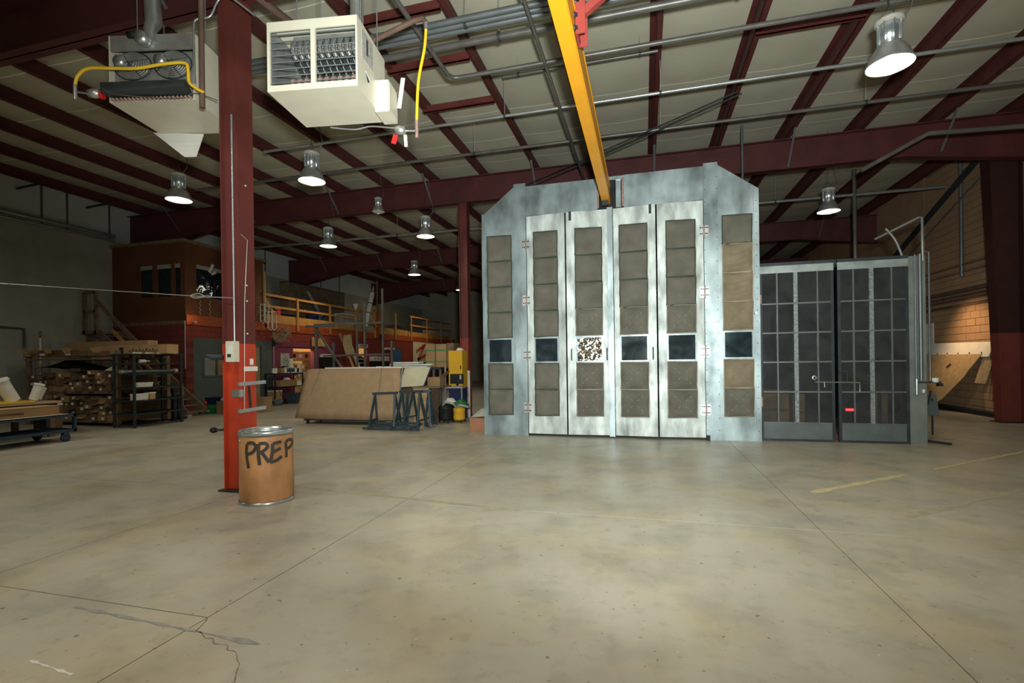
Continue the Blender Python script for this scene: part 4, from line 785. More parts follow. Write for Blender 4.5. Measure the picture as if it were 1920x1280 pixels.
# upper room
ur = bx((XL, 13.0, 3.12), (S, 13.1, 3.95)).build('wall_upper_front', M_UPPER, kind='structure', label='stained plywood wall of the upper room')
bx((XL, 13.0, 5.05), (S, 13.1, 5.74)).build('wall_panel', M_UPPER, ur)
for x0, x1 in ((XL, -16.72), (-16.18, -15.97), (-15.38, -15.22), (-14.98, S)): bx((x0, 13.0, 3.95), (x1, 13.1, 5.05)).build('wall_panel', M_UPPER, ur)
us = bx((S - 0.1, 13.1, 3.12), (S, 16.5, 3.98)).build('wall_upper_side', M_UPPER, kind='structure')
bx((S - 0.1, 13.1, 5.08), (S, 16.5, 5.74)).build('wall_panel', M_UPPER, us)
for y0, y1 in ((13.1, 13.45), (15.6, 16.5)): bx((S - 0.1, y0, 3.98), (S, y1, 5.08)).build('wall_panel', M_UPPER, us)
bx((XL, 16.4, 3.12), (S - 0.1, 16.5, 5.74)).build('wall_panel', M_UPPER, us); bx((XL, 12.9, 5.74), (S + 0.1, 16.6, 5.84)).build('roof_board', M_WOODD, us)
bx((S - 0.28, 16.5, 3.12), (S + 0.06, 16.58, 5.36)).build('end_board', M_PLY, us, 'ochre plywood end board'); MB().bar((S - 0.02, 16.55, 4.35), (S - 0.0, 17.1, 3.7), 0.05, 0.1).build('knee_brace', M_WOOD, us)
bx((S, 13.0, 3.12), (S + 0.015, 13.25, 5.74)).build('corner_board', M_UPPER, us)
for i, (x0, x1) in enumerate(((-16.72, -16.18), (-15.97, -15.38), (-15.22, -14.98))):
    o = thing('window_%d' % (i + 2), 'dark upper-room window with a rolled blind', 'window', ((x0 + x1) / 2, 13.05, 3.95)); o['kind'] = 'structure'
    MB().add([(x0, 13.04, 3.95), (x1, 13.04, 3.95), (x1, 13.04, 5.05), (x0, 13.04, 5.05)], [(0, 1, 2, 3)]).build('pane', M_GLASS, o); bx((x0, 13.0, 4.9), (x1, 13.03, 5.04)).build('blind', M_GREY, o)
o = thing('window_5', 'wide dark upper-room window over the hall with a rolled blind', 'window', (S, 14.5, 3.98)); o['kind'] = 'structure'
MB().add([(S - 0.04, 13.45, 3.98), (S - 0.04, 15.6, 3.98), (S - 0.04, 15.6, 5.08), (S - 0.04, 13.45, 5.08)], [(0, 1, 2, 3)]).build('pane', M_GLASS, o); bx((S - 0.03, 13.45, 4.94), (S + 0.0, 15.6, 5.07)).build('blind', M_GREY, o)
for y in (14.15, 14.85): bx((S - 0.05, y, 3.98), (S - 0.01, y + 0.06, 5.08)).build('mullion', M_BLK, o)
for i, y in enumerate((14.0, 14.75)):
    t = thing('ceiling_fan_blade', 'pale spare fan paddle leaning on the upper-room blind', 'fan blade', (S + 0.05, y, 4.9), 'spare fan paddles'); MB().rbox((S + 0.05, y, 5.03), (0.02, 0.10, 0.34), rotm(-0.5, 0, 0)).build('paddle', M_PAPER, t); MB().rbox((S + 0.06, y + 0.1, 4.88), (0.02, 0.22, 0.09), rotm(0.5, 0, 0)).build('bracket', M_PAPER, t)
for i, (y, z0, z1) in enumerate(((13.55, 3.35, 3.85), (13.95, 3.28, 3.9), (14.5, 3.2, 3.75), (14.8, 3.4, 3.98))):
    MB().tube(smooth_path([(S + 0.03, y + 0.04 * math.sin(k * 2.4), z1 + (z0 - z1) * k / 9) for k in range(10)], 3), 0.014, 5).build('rope_hank', M_ROPE, None, 'thin rope hank hanging below the upper-room window', 'rope', 'rope hanks')
t = thing('flood_lamp', 'small flood lamp on a bracket at the office block corner', 'lamp', (S + 0.1, 13.2, 3.0)); MB().tube([(S + 0.02, 13.3, 3.08), (S + 0.2, 13.2, 3.08)], 0.015).build('arm', M_ALU, t); MB().rbox((S + 0.22, 13.15, 3.06), (0.12, 0.1, 0.05), rotm(0.3)).build('head', M_ALU, t); MB().tube([(S + 0.03, 13.3, 3.05), (S + 0.03, 16, 3.02)], 0.012).build('cable', M_PIPE, t)
light('flood_light', 'POINT', (S + 0.35, 13.1, 3.22), 2.2, (1, 0.62, 0.28), shadow_soft_size=0.05)
light('mezzanine_light', 'SPOT', (-12.6, 19.5, 4.95), 110, (1, 0.70, 0.36), aim=(S, 18.6, 3.4), spot_size=2.0, spot_blend=0.8, shadow_soft_size=0.1); light('mezzanine_light', 'SPOT', (-12.2, 29.5, 4.9), 120, (1, 0.70, 0.36), aim=(S, 29.5, 3.0), spot_size=2.2, spot_blend=0.8, shadow_soft_size=0.1)
MB().tube([(S + 0.02, 12.97, 1.5), (S + 0.02, 12.97, 3.1)], 0.015).build('conduit', M_COND, wof)
# things on the mezzanine
t = thing('carpet_roll', 'pale banded roll leaning over the hoist frame', 'roll', (S - 0.1, 23.7, 3.3)); P0, P1 = Vector((S + 0.1, 23.75, 3.5)), Vector((S + 0.1, 24.6, 5.6))
MB().tube([P0, P1], 0.14, 14).build('roll', M_PAPER, t)
for k in (0.02, 0.4, 0.66, 0.97): q = P0.lerp(P1, k); q2 = P0.lerp(P1, k + 0.02); MB().tube([q, q2], 0.148, 14).build('band', M_BLK, t)
MB().tube([P1, P1 + Vector((0.02, 0.12, 0.35))], [0.05, 0.012]).build('tip', M_PAPER, t)
def barrel(x, y, m, lab, z=3.12, h=0.85, r=0.28):
    t = thing('barrel', lab, 'barrel', (x, y, z)); MB().lathe([(0, 0), (r, 0), (r, h * .33), (r * 1.04, h * .36), (r, h * .39), (r, h * .62), (r * 1.04, h * .65), (r, h * .68), (r, h), (0, h)], (x, y, z), 20).build('body', m, t); MB().lathe([(0, h + .001), (0.04, h + .001), (0.04, h + .02), (0, h + .02)], (x + .12, y, z), 8).build('bung', M_BLK, t)
barrel(-15.4, 20.3, M_NAVY, 'navy barrel behind the mezzanine railing'); barrel(-15.6, 21.0, M_BLUED, 'bright blue barrel behind the mezzanine railing')
def crate(lab, x0, x1, y0, y1, z0, z1, m, nm='crate', cat='box', lid=M_PAPER):
    t = thing(nm, lab, cat, ((x0 + x1) / 2, (y0 + y1) / 2, z0)); bx((x0, y0, z0), (x1, y1, z1)).build('body', m, t); bx((x0 - .008, y0 - .008, z1 - 0.03), (x1 + .008, y1 + .008, z1 + .006)).build('lid', lid, t); return t
crate('pale grey crate behind the railing toward the hoist frame', -15.5, -15.0, 22.2, 23.4, 3.12, 4.2, M_GREY); crate('dark brown storage cabinet deep on the mezzanine', -17.4, -16.9, 20.5, 25.2, 3.12, 5.7, M_WOODD, 'cabinet', 'cabinet', M_BLK)
crate('small red can on the toe board by the upper room', S - .12, S - .02, 17.3, 17.5, 3.66, 3.95, M_REDP, 'can', 'can'); crate('dark trunk behind the near railing', -15.9, -15.2, 17.4, 19.0, 3.12, 3.8, M_BLK, 'trunk', 'trunk', M_DKM)
t = thing('duct_tube', 'grey metal tube leaning deep on the mezzanine', 'tube', (-16.0, 21.4, 3.2)); MB().tube([(-15.9, 22.2, 3.4), (-16.1, 20.9, 5.2)], 0.12, 12).build('tube', M_DUCT, t); MB().tube([(-16.1, 20.93, 5.16), (-16.11, 20.87, 5.24)], 0.13, 12).build('collar', M_DUCT, t)
t = thing('loft_light_box', 'small pale cone lamp on a railing post', 'lamp', (S + 0.1, 22.9, 4.46)); MB().lathe([(0.05, 0), (0.17, 0.26), (0.16, 0.27), (0.04, 0.01)], (S + 0.1, 22.9, 4.47), 14).build('shade', M_PAPER, t); MB().lathe([(0, -0.02), (0.05, -0.02), (0.05, 0.01), (0, 0.01)], (S + 0.1, 22.9, 4.48), 10).build('base', M_DKM, t)
crate('pale timber offcuts box behind the far railing', S - .3, S - .05, 31.9, 33.6, 3.6, 3.85, M_CARDL)
t = thing('tarp_sheet', 'grey sheet draped across the mezzanine edge by the lone post', 'sheet', (S, 27.2, 3.66)); MB().add([(S - 0.3, 26.0, 3.68), (S + .1, 26.0, 3.66), (S - .3, 27.2, 3.98), (S + .1, 27.2, 3.95), (S - .3, 28.4, 3.9), (S + .1, 28.4, 3.8)], [(0, 1, 3, 2), (2, 3, 5, 4)], True).build('sheet', M_GREY, t); bx((S - .02, 26.0, 3.655), (S + .02, 28.4, 3.675)).build('hem', M_GREY, t)
# white tubular frames and wire tangle on the edge beam
for i, (y, z) in enumerate(((16.35, 3.25), (16.75, 3.0))):
    t = thing('wire_basket', ('white wire basket frame hung on the edge beam nearest the upper room', 'white wire basket frame hung lower on the edge beam')[i], 'basket', (S + 0.12, y, z))
    for dx in (0.10, 0.28): MB().tube([(S + dx, y - 0.12, z + 0.75), (S + dx, y + 0.12, z + 0.78), (S + dx, y + 0.15, z + 0.1), (S + dx, y, z), (S + dx, y - 0.12, z + 0.1), (S + dx, y - 0.12, z + 0.75)], 0.018, 6).build('hoop', M_PAPER, t)
    for k in range(4): MB().tube([(S + 0.10, y - 0.12, z + 0.1 + k * 0.2), (S + 0.28, y - 0.12, z + 0.1 + k * 0.2)], 0.010, 5).build('cross_wire', M_PAPER, t)
P = [(S + 0.22 + random.uniform(-.08, .12), 17.2 + random.uniform(-0.45, 0.6), 2.85 + random.uniform(-0.35, 0.35)) for k in range(46)]
MB().tube(smooth_path(P, 3), 0.011, 5).build('wire_tangle', M_ROPE, None, 'tangled rusty wire hanging from the edge beam above the plum wall', 'wire')
# ------------------------------------------------------------------ stairs up to the landing
st = thing('timber_stair', 'dark timber stair climbing to the upper-room landing', 'stairs', (-15.5, 12.4, 0))
A0, A1 = (-13.75, 0.0), (-17.35, 2.75)
for y in (12.05, 12.75): MB().bar((A0[0], y, 0.12), (A1[0], y, 2.72), 0.05, 0.26).build('stringer', M_WOODD, st)
for k in range(14):
    q = (k + 0.7) / 14.4; bx((A0[0] + (A1[0] - A0[0]) * q - 0.13, 12.08, A1[1] * q - 0.02), (A0[0] + (A1[0] - A0[0]) * q + 0.13, 12.72, A1[1] * q + 0.02)).build('tread', M_WOODD, st)
bx((XL + 0.0, 12.0, 2.7), (-17.3, 12.98, 2.8)).build('landing', M_WOODD, st)
MB().bar((-13.9, 12.03, 0.95), (-17.35, 12.03, 3.75), 0.05, 0.12).build('hand_rail', M_WOODD, st); MB().bar((-15.0, 12.03, 1.4), (-16.7, 12.03, 2.78), 0.05, 0.1).build('mid_rail', M_WOOD, st)
for x in (XL + 0.1, -17.4): bx((x - 0.05, 12.0, 2.7), (x + 0.05, 12.08, 4.08)).build('post', M_WOODD, st)
for z in (4.02, 3.38): bx((XL + 0.1, 12.0, z), (-17.4, 12.06, z + 0.1)).build('landing_rail', M_WOODD, st)
bx((-13.95, 12.0, 0), (-13.85, 12.08, 1.05)).build('post', M_WOODD, st)
for x in (-17.3, XL + 0.1): bx((x - 0.05, 12.1, 0), (x + 0.05, 12.2, 2.7)).build('leg', M_WOODD, st)

# ------------------------------------------------------------------ long carton rack
rk = thing('carton_rack', 'dark timber storage rack stacked with long cartons', 'rack', (-15.0, 10.5, 0))
for x, y in ((-16.9, 9.9), (-16.9, 11.3), (-15.2, 11.3), (-13.56, 9.9), (-13.56, 11.3)):
    for _ in (0,): bx((x - 0.05, y - 0.05, 0), (x + 0.05, y + 0.05, 2.05)).build('upright', M_WOODD, rk)
for z in (0.16, 0.94, 1.86):
    for y in (9.9, 11.3): bx((-17.0, y - 0.04, z - 0.06), (-13.5, y + 0.04, z)).build('shelf_beam', M_WOODD, rk)
    bx((-17.0, 9.94, z - 0.02), (-13.5, 11.26, z)).build('shelf_board', M_WOODD, rk)
rr = random.Random(11)
def end_cartons(z0, zmax, x0, x1, tier):
    x = x0
    while x < x1 - 0.12:
        wd = rr.uniform(0.16, 0.3); z = z0
        while z < zmax - 0.10:
            h = rr.uniform(0.11, 0.2)
            if z + h > zmax + 0.05: break
            y0 = 9.9 - rr.uniform(0.0, 0.12); m = rr.choice((M_CARDD, M_CARDD, M_CARDD, M_CARD))
            t = thing('long_carton', 'worn long cardboard carton lying end-on on the rack\'s %s tier' % tier, 'box', (x + wd / 2, 10.5, z), 'end-on cartons on the %s tier' % tier)
            bx((x + 0.004, y0, z), (x + wd - 0.004, 11.1, z + h - 0.006)).build('body', m, t)
            q = rr.random()
            if q < 0.45: cx = x + rr.uniform(0.05, wd - 0.09); cz = z + rr.uniform(0.02, h - 0.08); MB().rbox((cx + 0.03, y0 - 0.003, cz + 0.03), (0.09, 0.004, 0.07), rotm(0, rr.uniform(-.2, .2))).build('paper_label', M_PAPER, t)
            elif q < 0.75: MB().add([(x + 0.01, y0 - 0.001, z + h * .5), (x + wd - 0.01, y0 - 0.001, z + h * .5), (x + wd - 0.02, y0 - 0.1, z + h * .2), (x + 0.03, y0 - 0.1, z + h * .25)], [(0, 1, 2, 3), (3, 2, 1, 0)]).build('flap', m, t)
            z += h
        x += wd
end_cartons(0.16, 0.86, -16.2, -13.6, 'lower'); end_cartons(0.94, 1.52, -16.8, -13.6, 'middle')
for i, (x0, x1, y0, y1, z0, z1, m, lab) in enumerate(((-17.2, -13.9, 11.0, 11.3, 2.06, 2.36, M_CARDL, 'very long tan carton along the back of the rack top'), (-15.2, -12.55, 10.45, 10.8, 1.945, 2.2, M_CARDL, 'long tan carton with black scribbles overhanging the steel shelf'),
        (-16.4, -15.4, 9.8, 10.2, 1.90, 2.08, M_CARDD, 'dark carton on the rack top near the wall'), (-17.05, -16.45, 9.85, 10.2, 1.90, 2.10, M_CARD, 'short tan carton at the wall end of the rack top'), (-15.35, -14.4, 9.75, 10.3, 1.90, 2.04, M_CARDD, 'flat dark carton in the middle of the rack top'))):
    t = thing('carton', lab, 'box', ((x0 + x1) / 2, y0, z0)); bx((x0, y0, z0), (x1, y1, z1)).build('body', m, t)
    if i == 1:
        for k in range(9): q = -13.9 + k * 0.12; MB().tube([(q, y0 - 0.004, 2.0), (q + 0.04, y0 - 0.004, 2.07 + 0.03 * (k % 2)), (q + 0.09, y0 - 0.004, 1.99)], 0.007, 5).build('scribble', M_BLK, t)
        bx((-14.25, y0 - 0.004, 1.97), (-14.1, y0, 2.14)).build('dark_sticker', M_DKM, t)
    else: bx((x0 + 0.1, y0 - 0.003, z0 + 0.03), (x0 + 0.3, y0, z0 + 0.1)).build('paper_label', M_PAPER, t)
for i, (x, s) in enumerate(((-16.75, .25), (-15.9, .2), (-15.2, .22), (-14.15, .26))):
    MB().add([(x, 9.7, 1.98), (x + s, 9.72, 2.0), (x + s * 1.2, 9.66, 2.12), (x - .06, 9.66, 2.12), (x, 9.87, 1.97), (x + s, 9.87, 1.98)], [(0, 1, 2, 3), (3, 2, 1, 0), (0, 4, 5, 1)]).build('open_flap', M_CARDL, None, 'bent pale cardboard flap poking out of the rack top', 'cardboard', 'bent flaps on the rack top')
m = MB(); N = 10; V = []
for j in range(N + 1):
    for i in range(N + 1):
        u, v = i / N, j / N; V.append((-16.7 + 2.3 * u, 9.85 + 0.9 * v, 1.53 + 0.30 * max(0, 1 - abs(u - 0.4) * 2) * math.sin(math.pi * (0.15 + v * .7)) + 0.015 * math.sin(17 * u + 5 * v)))
m.add(V, [(j * (N + 1) + i, j * (N + 1) + i + 1, (j + 1) * (N + 1) + i + 1, (j + 1) * (N + 1) + i) for j in range(N) for i in range(N)], True).build('black_tarp', M_BLK, None, 'black tarp heaped over the cartons of the middle tier', 'tarp')
def rag(name, x, y, z, s, m, lab, cat='rag', h=0.6):
    mb = MB(); r2 = random.Random(int(abs(x * 97 + y * 31))); n = 10; V = [(x, y, z + s * h)]; F = []
    for j in range(1, 5):
        for k in range(n):
            a = 2 * math.pi * k / n; r = s * j / 4 * r2.uniform(0.8, 1.15); V.append((x + r * math.cos(a), y + r * math.sin(a) * 0.8, z + max(0, s * h * (1 - (j / 4) ** 2) + r2.uniform(-.12, .12) * s)))
    for k in range(n): F.append((0, 1 + k, 1 + (k + 1) % n))
    for j in range(3):
        for k in range(n): F.append((1 + j * n + k, 1 + (j + 1) * n + k, 1 + (j + 1) * n + (k + 1) % n, 1 + j * n + (k + 1) % n))
    return mb.add(V, F, True).build(name, m, None, lab, cat)
rag('plastic_sheet', -13.75, 10.0, 1.5, 0.3, M_PAPER, 'crumpled white plastic sheet on the middle tier cartons', 'plastic', 0.4)
t = thing('tube_lamp', 'upright white tube lamp standing against the block wall', 'lamp', (-17.6, 10.6, 0)); MB().tube([(-17.6, 10.6, 0.02), (-17.6, 10.6, 2.5)], 0.025, 8).build('tube', M_PAPER, t); MB().tube(smooth_path([(-17.6, 10.6, 2.5), (-17.55, 10.6, 2.62), (-17.6, 10.6, 2.7), (-17.65, 10.6, 2.62), (-17.6, 10.6, 2.5)]), 0.01, 5).build('ring', M_DKM, t)

# ------------------------------------------------------------------ steel shelf unit
sh = thing('steel_shelf_unit', 'dark steel shelf unit with many thin tiers beside the carton rack', 'shelf', (-13.1, 10.35, 0))
for x in (-13.45, -12.76):
    for y in (9.72, 11.05): bx((x - 0.025, y - 0.025, 0), (x + 0.025, y + 0.025, 1.94)).build('post', M_DKM, sh)
for z in (1.92, 1.67, 1.40, 1.04, 0.70, 0.35, 0.05):
    for y in (9.72, 11.05): bx((-13.45, y - 0.02, z - 0.02), (-12.76, y + 0.02, z + 0.02)).build('end_rail', M_DKM, sh)
    for x in (-13.45, -12.76): bx((x - 0.02, 9.72, z - 0.02), (x + 0.02, 11.12 if x > -13 else 11.05, z + 0.02)).build('side_rail', M_DKM, sh)
    if z > 0.1: bx((-13.43, 9.74, z - 0.006), (-12.78, 11.03, z + 0.006)).build('shelf_deck', M_DKM, sh)
for i in range(12): rag('paper_scrap', -12.85 - 0.05 * (i % 3), 9.8 + i * 0.11, 1.94, 0.07, M_PAPER, 'small white paper scrap lying on the top tier of the steel shelf', 'paper', 0.5)['group'] = 'paper scraps on the steel shelf'
crate('small white carton on the steel shelf fourth tier', -12.95, -12.8, 9.85, 10.25, 1.05, 1.17, M_PAPER, 'carton', 'box'); crate('white carton low on the steel shelf', -12.98, -12.8, 9.78, 10.12, 0.71, 0.88, M_PAPER, 'carton', 'box'); crate('yellowed carton low on the steel shelf beside a white one', -12.98, -12.8, 10.16, 10.32, 0.71, 0.90, M_CARDL, 'carton', 'box')
t = thing('white_bottle', 'white bottle lying on the second tier of the steel shelf', 'bottle', (-12.9, 10.0, 1.69)); MB().lathe([(0, -0.1), (0.05, -0.1), (0.05, 0.05), (0.02, 0.1), (0.02, 0.14), (0, 0.14)], (-12.88, 10.05, 1.74), 12, 'y').build('body', M_PAPER, t); MB().lathe([(0, 0.14), (0.024, 0.14), (0.024, 0.18), (0, 0.18)], (-12.88, 10.05, 1.74), 10, 'y').build('cap', M_PAPER, t)
t = thing('metal_tube', 'long silver tube lying on the third tier of the steel shelf', 'tube', (-12.9, 10.3, 1.42)); MB().tube([(-12.95, 9.5, 1.47), (-12.95, 11.0, 1.47)], 0.05, 12).build('tube', M_ALU, t); MB().tube([(-12.95, 11.0, 1.47), (-12.95, 11.08, 1.47)], 0.055, 12).build('end_cap', M_PAPER, t)
for i, y in enumerate((11.15, 11.3)): t = thing('machine_stand', ('dark drill stand seen through the steel shelf', 'second dark stand beside the drill stand')[i], 'stand', (-13.6, y + .3, 0)); bx((-13.7, y + .2, 0), (-13.4, y + .5, 0.05)).build('foot', M_BLK, t); bx((-13.6, y + .3, 0.05), (-13.5, y + .4, 0.95 - i * .2)).build('mast', M_DKM, t)

# ------------------------------------------------------------------ blue cart and packing table
ct = thing('platform_cart', 'slate blue two-deck cart on casters', 'cart', (-12.5, 6.2, 0))
for z in (0.56, 0.23):
    for x in (-12.95, -12.1): bx((x - 0.03, 4.6, z - 0.03), (x + 0.03, 7.92, z + 0.03)).build('side_rail', M_BLUE, ct)
    for y in (4.6, 7.9): bx((-12.95, y - 0.03, z - 0.03), (-12.1, y + 0.03, z + 0.03)).build('end_rail', M_BLUE, ct)
    bx((-12.92, 4.63, z - 0.01), (-12.13, 7.87, z + 0.01)).build('deck', M_BLUE, ct)
for x in (-12.95, -12.1):
    for y in (4.6, 7.9): bx((x - 0.03, y - 0.03, 0.2), (x + 0.03, y + 0.03, 0.59)).build('corner_post', M_BLUE, ct)
    for y in (4.9, 7.72):
        cs = bx((x - 0.05, y - 0.05, 0.14), (x + 0.05, y + 0.05, 0.2)).build('caster', M_BLUE, ct); MB().lathe([(0, -0.025), (0.085, -0.025), (0.085, 0.025), (0, 0.025)], (x, y, 0.087), 16, 'x').build('wheel', M_BLUE, cs)
t = thing('carton', 'long brown carton lying on the blue cart', 'box', (-12.3, 6.2, 0.595)); bx((-12.55, 4.7, 0.60), (-12.12, 7.62, 0.79)).build('body', M_CARD, t); bx((-12.56, 4.7, 0.784), (-12.11, 7.63, 0.795)).build('lid_edge', M_CARDL, t); bx((-12.121, 5.6, 0.66), (-12.117, 7.0, 0.70)).build('print', M_CARDD, t)
bx((-12.6, 4.7, 0.572), (-12.07, 7.75, 0.60)).build('laminate_sheet', M_PAPER, None, 'thin white panel under the carton on the blue cart', 'panel')
tb = thing('packing_table', 'dark packing table with pale top behind the blue cart', 'table', (-13.9, 6.8, 0)); bx((-14.6, 5.0, 0.78), (-13.2, 8.35, 0.83)).build('table_top', M_PLY, tb); bx((-14.55, 5.05, 0.6), (-13.25, 8.3, 0.78)).build('apron', M_BLK, tb)
for x in (-14.5, -13.3):
    for y in (5.1, 8.2): bx((x - 0.05, y - 0.05, 0), (x + 0.05, y + 0.05, 0.6)).build('leg', M_WOODD, tb)
t = thing('foam_sheet', 'thin yellow sheet lying on the packing table', 'sheet', (-13.7, 7.2, 0.835)); bx((-14.0, 6.4, 0.835), (-13.3, 7.9, 0.865)).build('sheet', M_HOSE, t); bx((-14.0, 6.4, 0.866), (-13.9, 7.9, 0.870)).build('edge_strip', M_CARDL, t)
for i, (x, y, dx, dy, h, r, lab) in enumerate(((-13.6, 7.15, 0, 0, .40, .06, 'upright white paper roll on the packing table'), (-13.5, 7.62, -.05, -.22, .48, .13, 'thick leaning stack of cream paper sleeves on the packing table'), (-13.45, 7.95, 0.05, .1, .36, .09, 'cream paper bag standing at the table end'), (-13.6, 6.75, 0, 0.06, .25, .1, 'low white bag on the packing table'), (-13.7, 8.15, 0, .1, .26, .1, 'small clear bag at the packing table corner'))):
    t = thing('paper_bundle', lab, 'paper', (x, y, 0.87)); z0 = 0.872; MB().tube([(x, y, z0), (x + dx * .5, y + dy * .5, z0 + h * .5), (x + dx, y + dy, z0 + h)], [r * .95, r, r * 1.05], 10).build('sleeve', M_PAPER, t); MB().tube([(x + dx * .9, y + dy * .9, z0 + h * .92), (x + dx, y + dy, z0 + h * 1.04)], [r * 1.2, r * 1.05], 10).build('rim', M_PAPER, t)
crate('brown carton at the end of the packing table', -14.3, -13.8, 8.45, 8.75, 0, 0.72, M_CARDD, 'carton', 'box')
crate('dark blue-grey steel cabinet behind the packing table', -15.4, -14.9, 6.0, 7.3, 0, 1.66, M_SLATE, 'cabinet', 'cabinet', M_SLATE)

# ------------------------------------------------------------------ clutter at the office wall
t = thing('bottle_crate', 'green plastic crate holding red-capped bottles by the slate wall', 'crate', (-14.0, 13.1, 0)); bx((-14.25, 12.95, 0), (-13.75, 13.3, 0.28)).build('crate', M_GREEN, t)
for i, (x, m) in enumerate(((-14.15, M_REDP), (-14.0, M_REDP), (-13.85, M_CARDL))): bx((x - .05, 12.93, 0.08), (x + .05, 12.95, 0.2 - .03 * i)).build('print', m, t); 
MB().lathe([(0, 0.28), (0.04, 0.28), (0.04, 0.36), (0.015, 0.42), (0, 0.42)], (-14.1, 13.1, 0), 10).build('bottle', M_REDP, t)
crate('navy tote behind the green crate', -14.5, -13.6, 13.45, 13.9, 0, 0.5, M_NAVY, 'tote', 'tote', M_NAVY)
c = crate('open brown carton with a white bag beside the near column', -13.55, -13.0, 13.0, 13.5, 0, 0.42, M_CARD, 'carton', 'box', M_CARD); rag('white_bag', -13.3, 13.2, 0.43, 0.26, M_PAPER, 'white crumpled bag in the open carton', 'bag', 0.8)
MB().rbox((-13.15, 13.45, 0.68), (0.5, 0.3, 0.03), rotm(0.9, 0.3, 0.2)).build('loose_flap', M_CARDL, None, 'tan cardboard sheet tilted above the white bag', 'cardboard')
crate('small carton just behind the near column', -12.65, -12.25, 13.6, 14.0, 0, 0.5, M_CARD, 'carton', 'box', M_CARD)
rag('floor_rag', -14.0, 12.3, 0.0, 0.2, M_GREY, 'grey rag heap at the stair foot', 'rag', 0.9)
# can shelf
cs = thing('can_shelf', 'black low shelf full of cans against the plum wall', 'shelf', (S + 0.35, 17.2, 0))
for y in (16.45, 18.1):
    for x in (S + 0.1, S + 0.55): bx((x - 0.02, y - 0.02, 0), (x + 0.02, y + 0.02, 1.25)).build('post', M_BLK, cs)
for z in (1.22, 0.68, 0.12): bx((S + 0.08, 16.43, z - 0.02), (S + 0.57, 18.12, z + 0.02)).build('shelf_board', M_BLK, cs)
cm = MB().lathe([(0, 0), (0.07, 0), (0.07, 0.01), (0.066, 0.015), (0.066, 0.2), (0.07, 0.21), (0.07, 0.22), (0, 0.22)], n=14).mesh('can_body'); cm.materials.append(M_ALU)
cl = MB().lathe([(0.068, 0.03), (0.068, 0.19)], n=14).mesh('can_wrap')
for i, y in enumerate((16.5, 16.62, 17.15, 17.32, 17.5, 17.62, 17.76, 17.9, 18.02)):
    m_ = (M_PAPER, M_PAPER, M_WHITE, M_BLUE, M_SLATE, M_BLUE, M_PAPER, M_BLK, M_PAPER)[i]; t = thing('paint_can', 'paint can standing in the row on the black shelf top', 'can', (S + 0.45, y, 1.24), 'paint cans on the black shelf'); inst('can_body', cm, t, (S + 0.45, y, 1.24))
    c2 = cl.copy(); c2.materials.append(m_); inst('paper_wrap', c2, t, (S + 0.45, y, 1.24))
crate('square tan canister among the paint cans', S + .38, S + .52, 16.85, 17.02, 1.24, 1.5, M_CARD, 'canister', 'can', M_BLK); crate('tan carton stuffed with rags on the black shelf middle board', S + .2, S + .56, 16.75, 17.7, 0.70, 0.95, M_CARD, 'carton', 'box', M_CARD); rag('shop_rag', S + 0.4, 17.3, 0.96, 0.2, M_PAPER, 'white shop rag on the rag carton', 'rag', 0.5)
crate('white small carton at the end of the black shelf middle board', S + .4, S + .56, 17.75, 17.98, 0.70, 0.88, M_PAPER, 'carton', 'box'); crate('dark grey plastic bin on the floor before the black shelf', S + .7, S + 1.2, 16.9, 18.6, 0, 0.42, M_SLATE, 'bin', 'bin', M_SLATE); crate('brown carton with white label under the black shelf', S + .15, S + .55, 16.5, 16.85, 0.14, 0.55, M_CARD, 'carton', 'box')
t = thing('dustpan_bucket', 'grey-green bucket beside the dark bin', 'bucket', (S + 0.9, 16.2, 0)); MB().lathe([(0, 0.0), (0.15, 0.0), (0.19, 0.2), (0.18, 0.2), (0.145, 0.01)], (S + .9, 16.2, 0), 16).build('pail', M_SLATEW, t); MB().tube(smooth_path([(S + .9, 16.02, .2), (S + .9, 16.2, .33), (S + .9, 16.38, .2)]), 0.006, 5).build('bail', M_WIRE, t)
t = thing('broom', 'grey broom handle leaning by the black shelf', 'broom', (S + 0.8, 16.5, 0)); MB().tube([(S + .75, 16.75, 0.05), (S + .62, 16.25, 1.15)], 0.014, 6).build('handle', M_SLATE, t); MB().rbox((S + .76, 16.74, 0.05), (0.1, 0.2, 0.1)).build('head', M_BLK, t)
MB().tube([(S + 0.04, 17.0, 1.5), (S + 0.04, 17.0, 2.5)], 0.016).build('conduit', M_COND, wo); bx((S, 16.94, 2.35), (S + .1, 17.05, 2.6)).build('junction_box', M_DKM, wo)
t = thing('poster', 'pale poster with a dark ink sketch on the plum wall', 'poster', (S + 0.02, 17.7, 1.45)); bx((S + 0.005, 17.42, 1.42), (S + 0.015, 17.95, 2.07)).build('sheet', mat('poster_paper', (0.42, 0.44, 0.38), 0.8), t)
for k, (y, z) in enumerate(((17.55, 1.75), (17.68, 1.85), (17.75, 1.7))): MB().tube(smooth_path([(S + 0.018, y, z), (S + .018, y + .06, z + .1), (S + .018, y + .12, z), (S + .018, y + .05, z - .1), (S + .018, y, z)]), 0.009, 4).build('ink_stroke', M_BLK, t)
bx((S + 0.018, 17.5, 1.5), (S + 0.02, 17.85, 1.54)).build('caption_bar', M_BLK, t)
t = thing('notice', 'cream notice pinned next to the pale poster', 'notice', (S + 0.02, 18.05, 1.4)); bx((S + 0.005, 17.97, 1.42), (S + 0.012, 18.18, 1.85)).build('sheet', M_PAPER, t); bx((S + .012, 18.0, 1.6), (S + .014, 18.12, 1.62)).build('text_line', M_GREY, t)
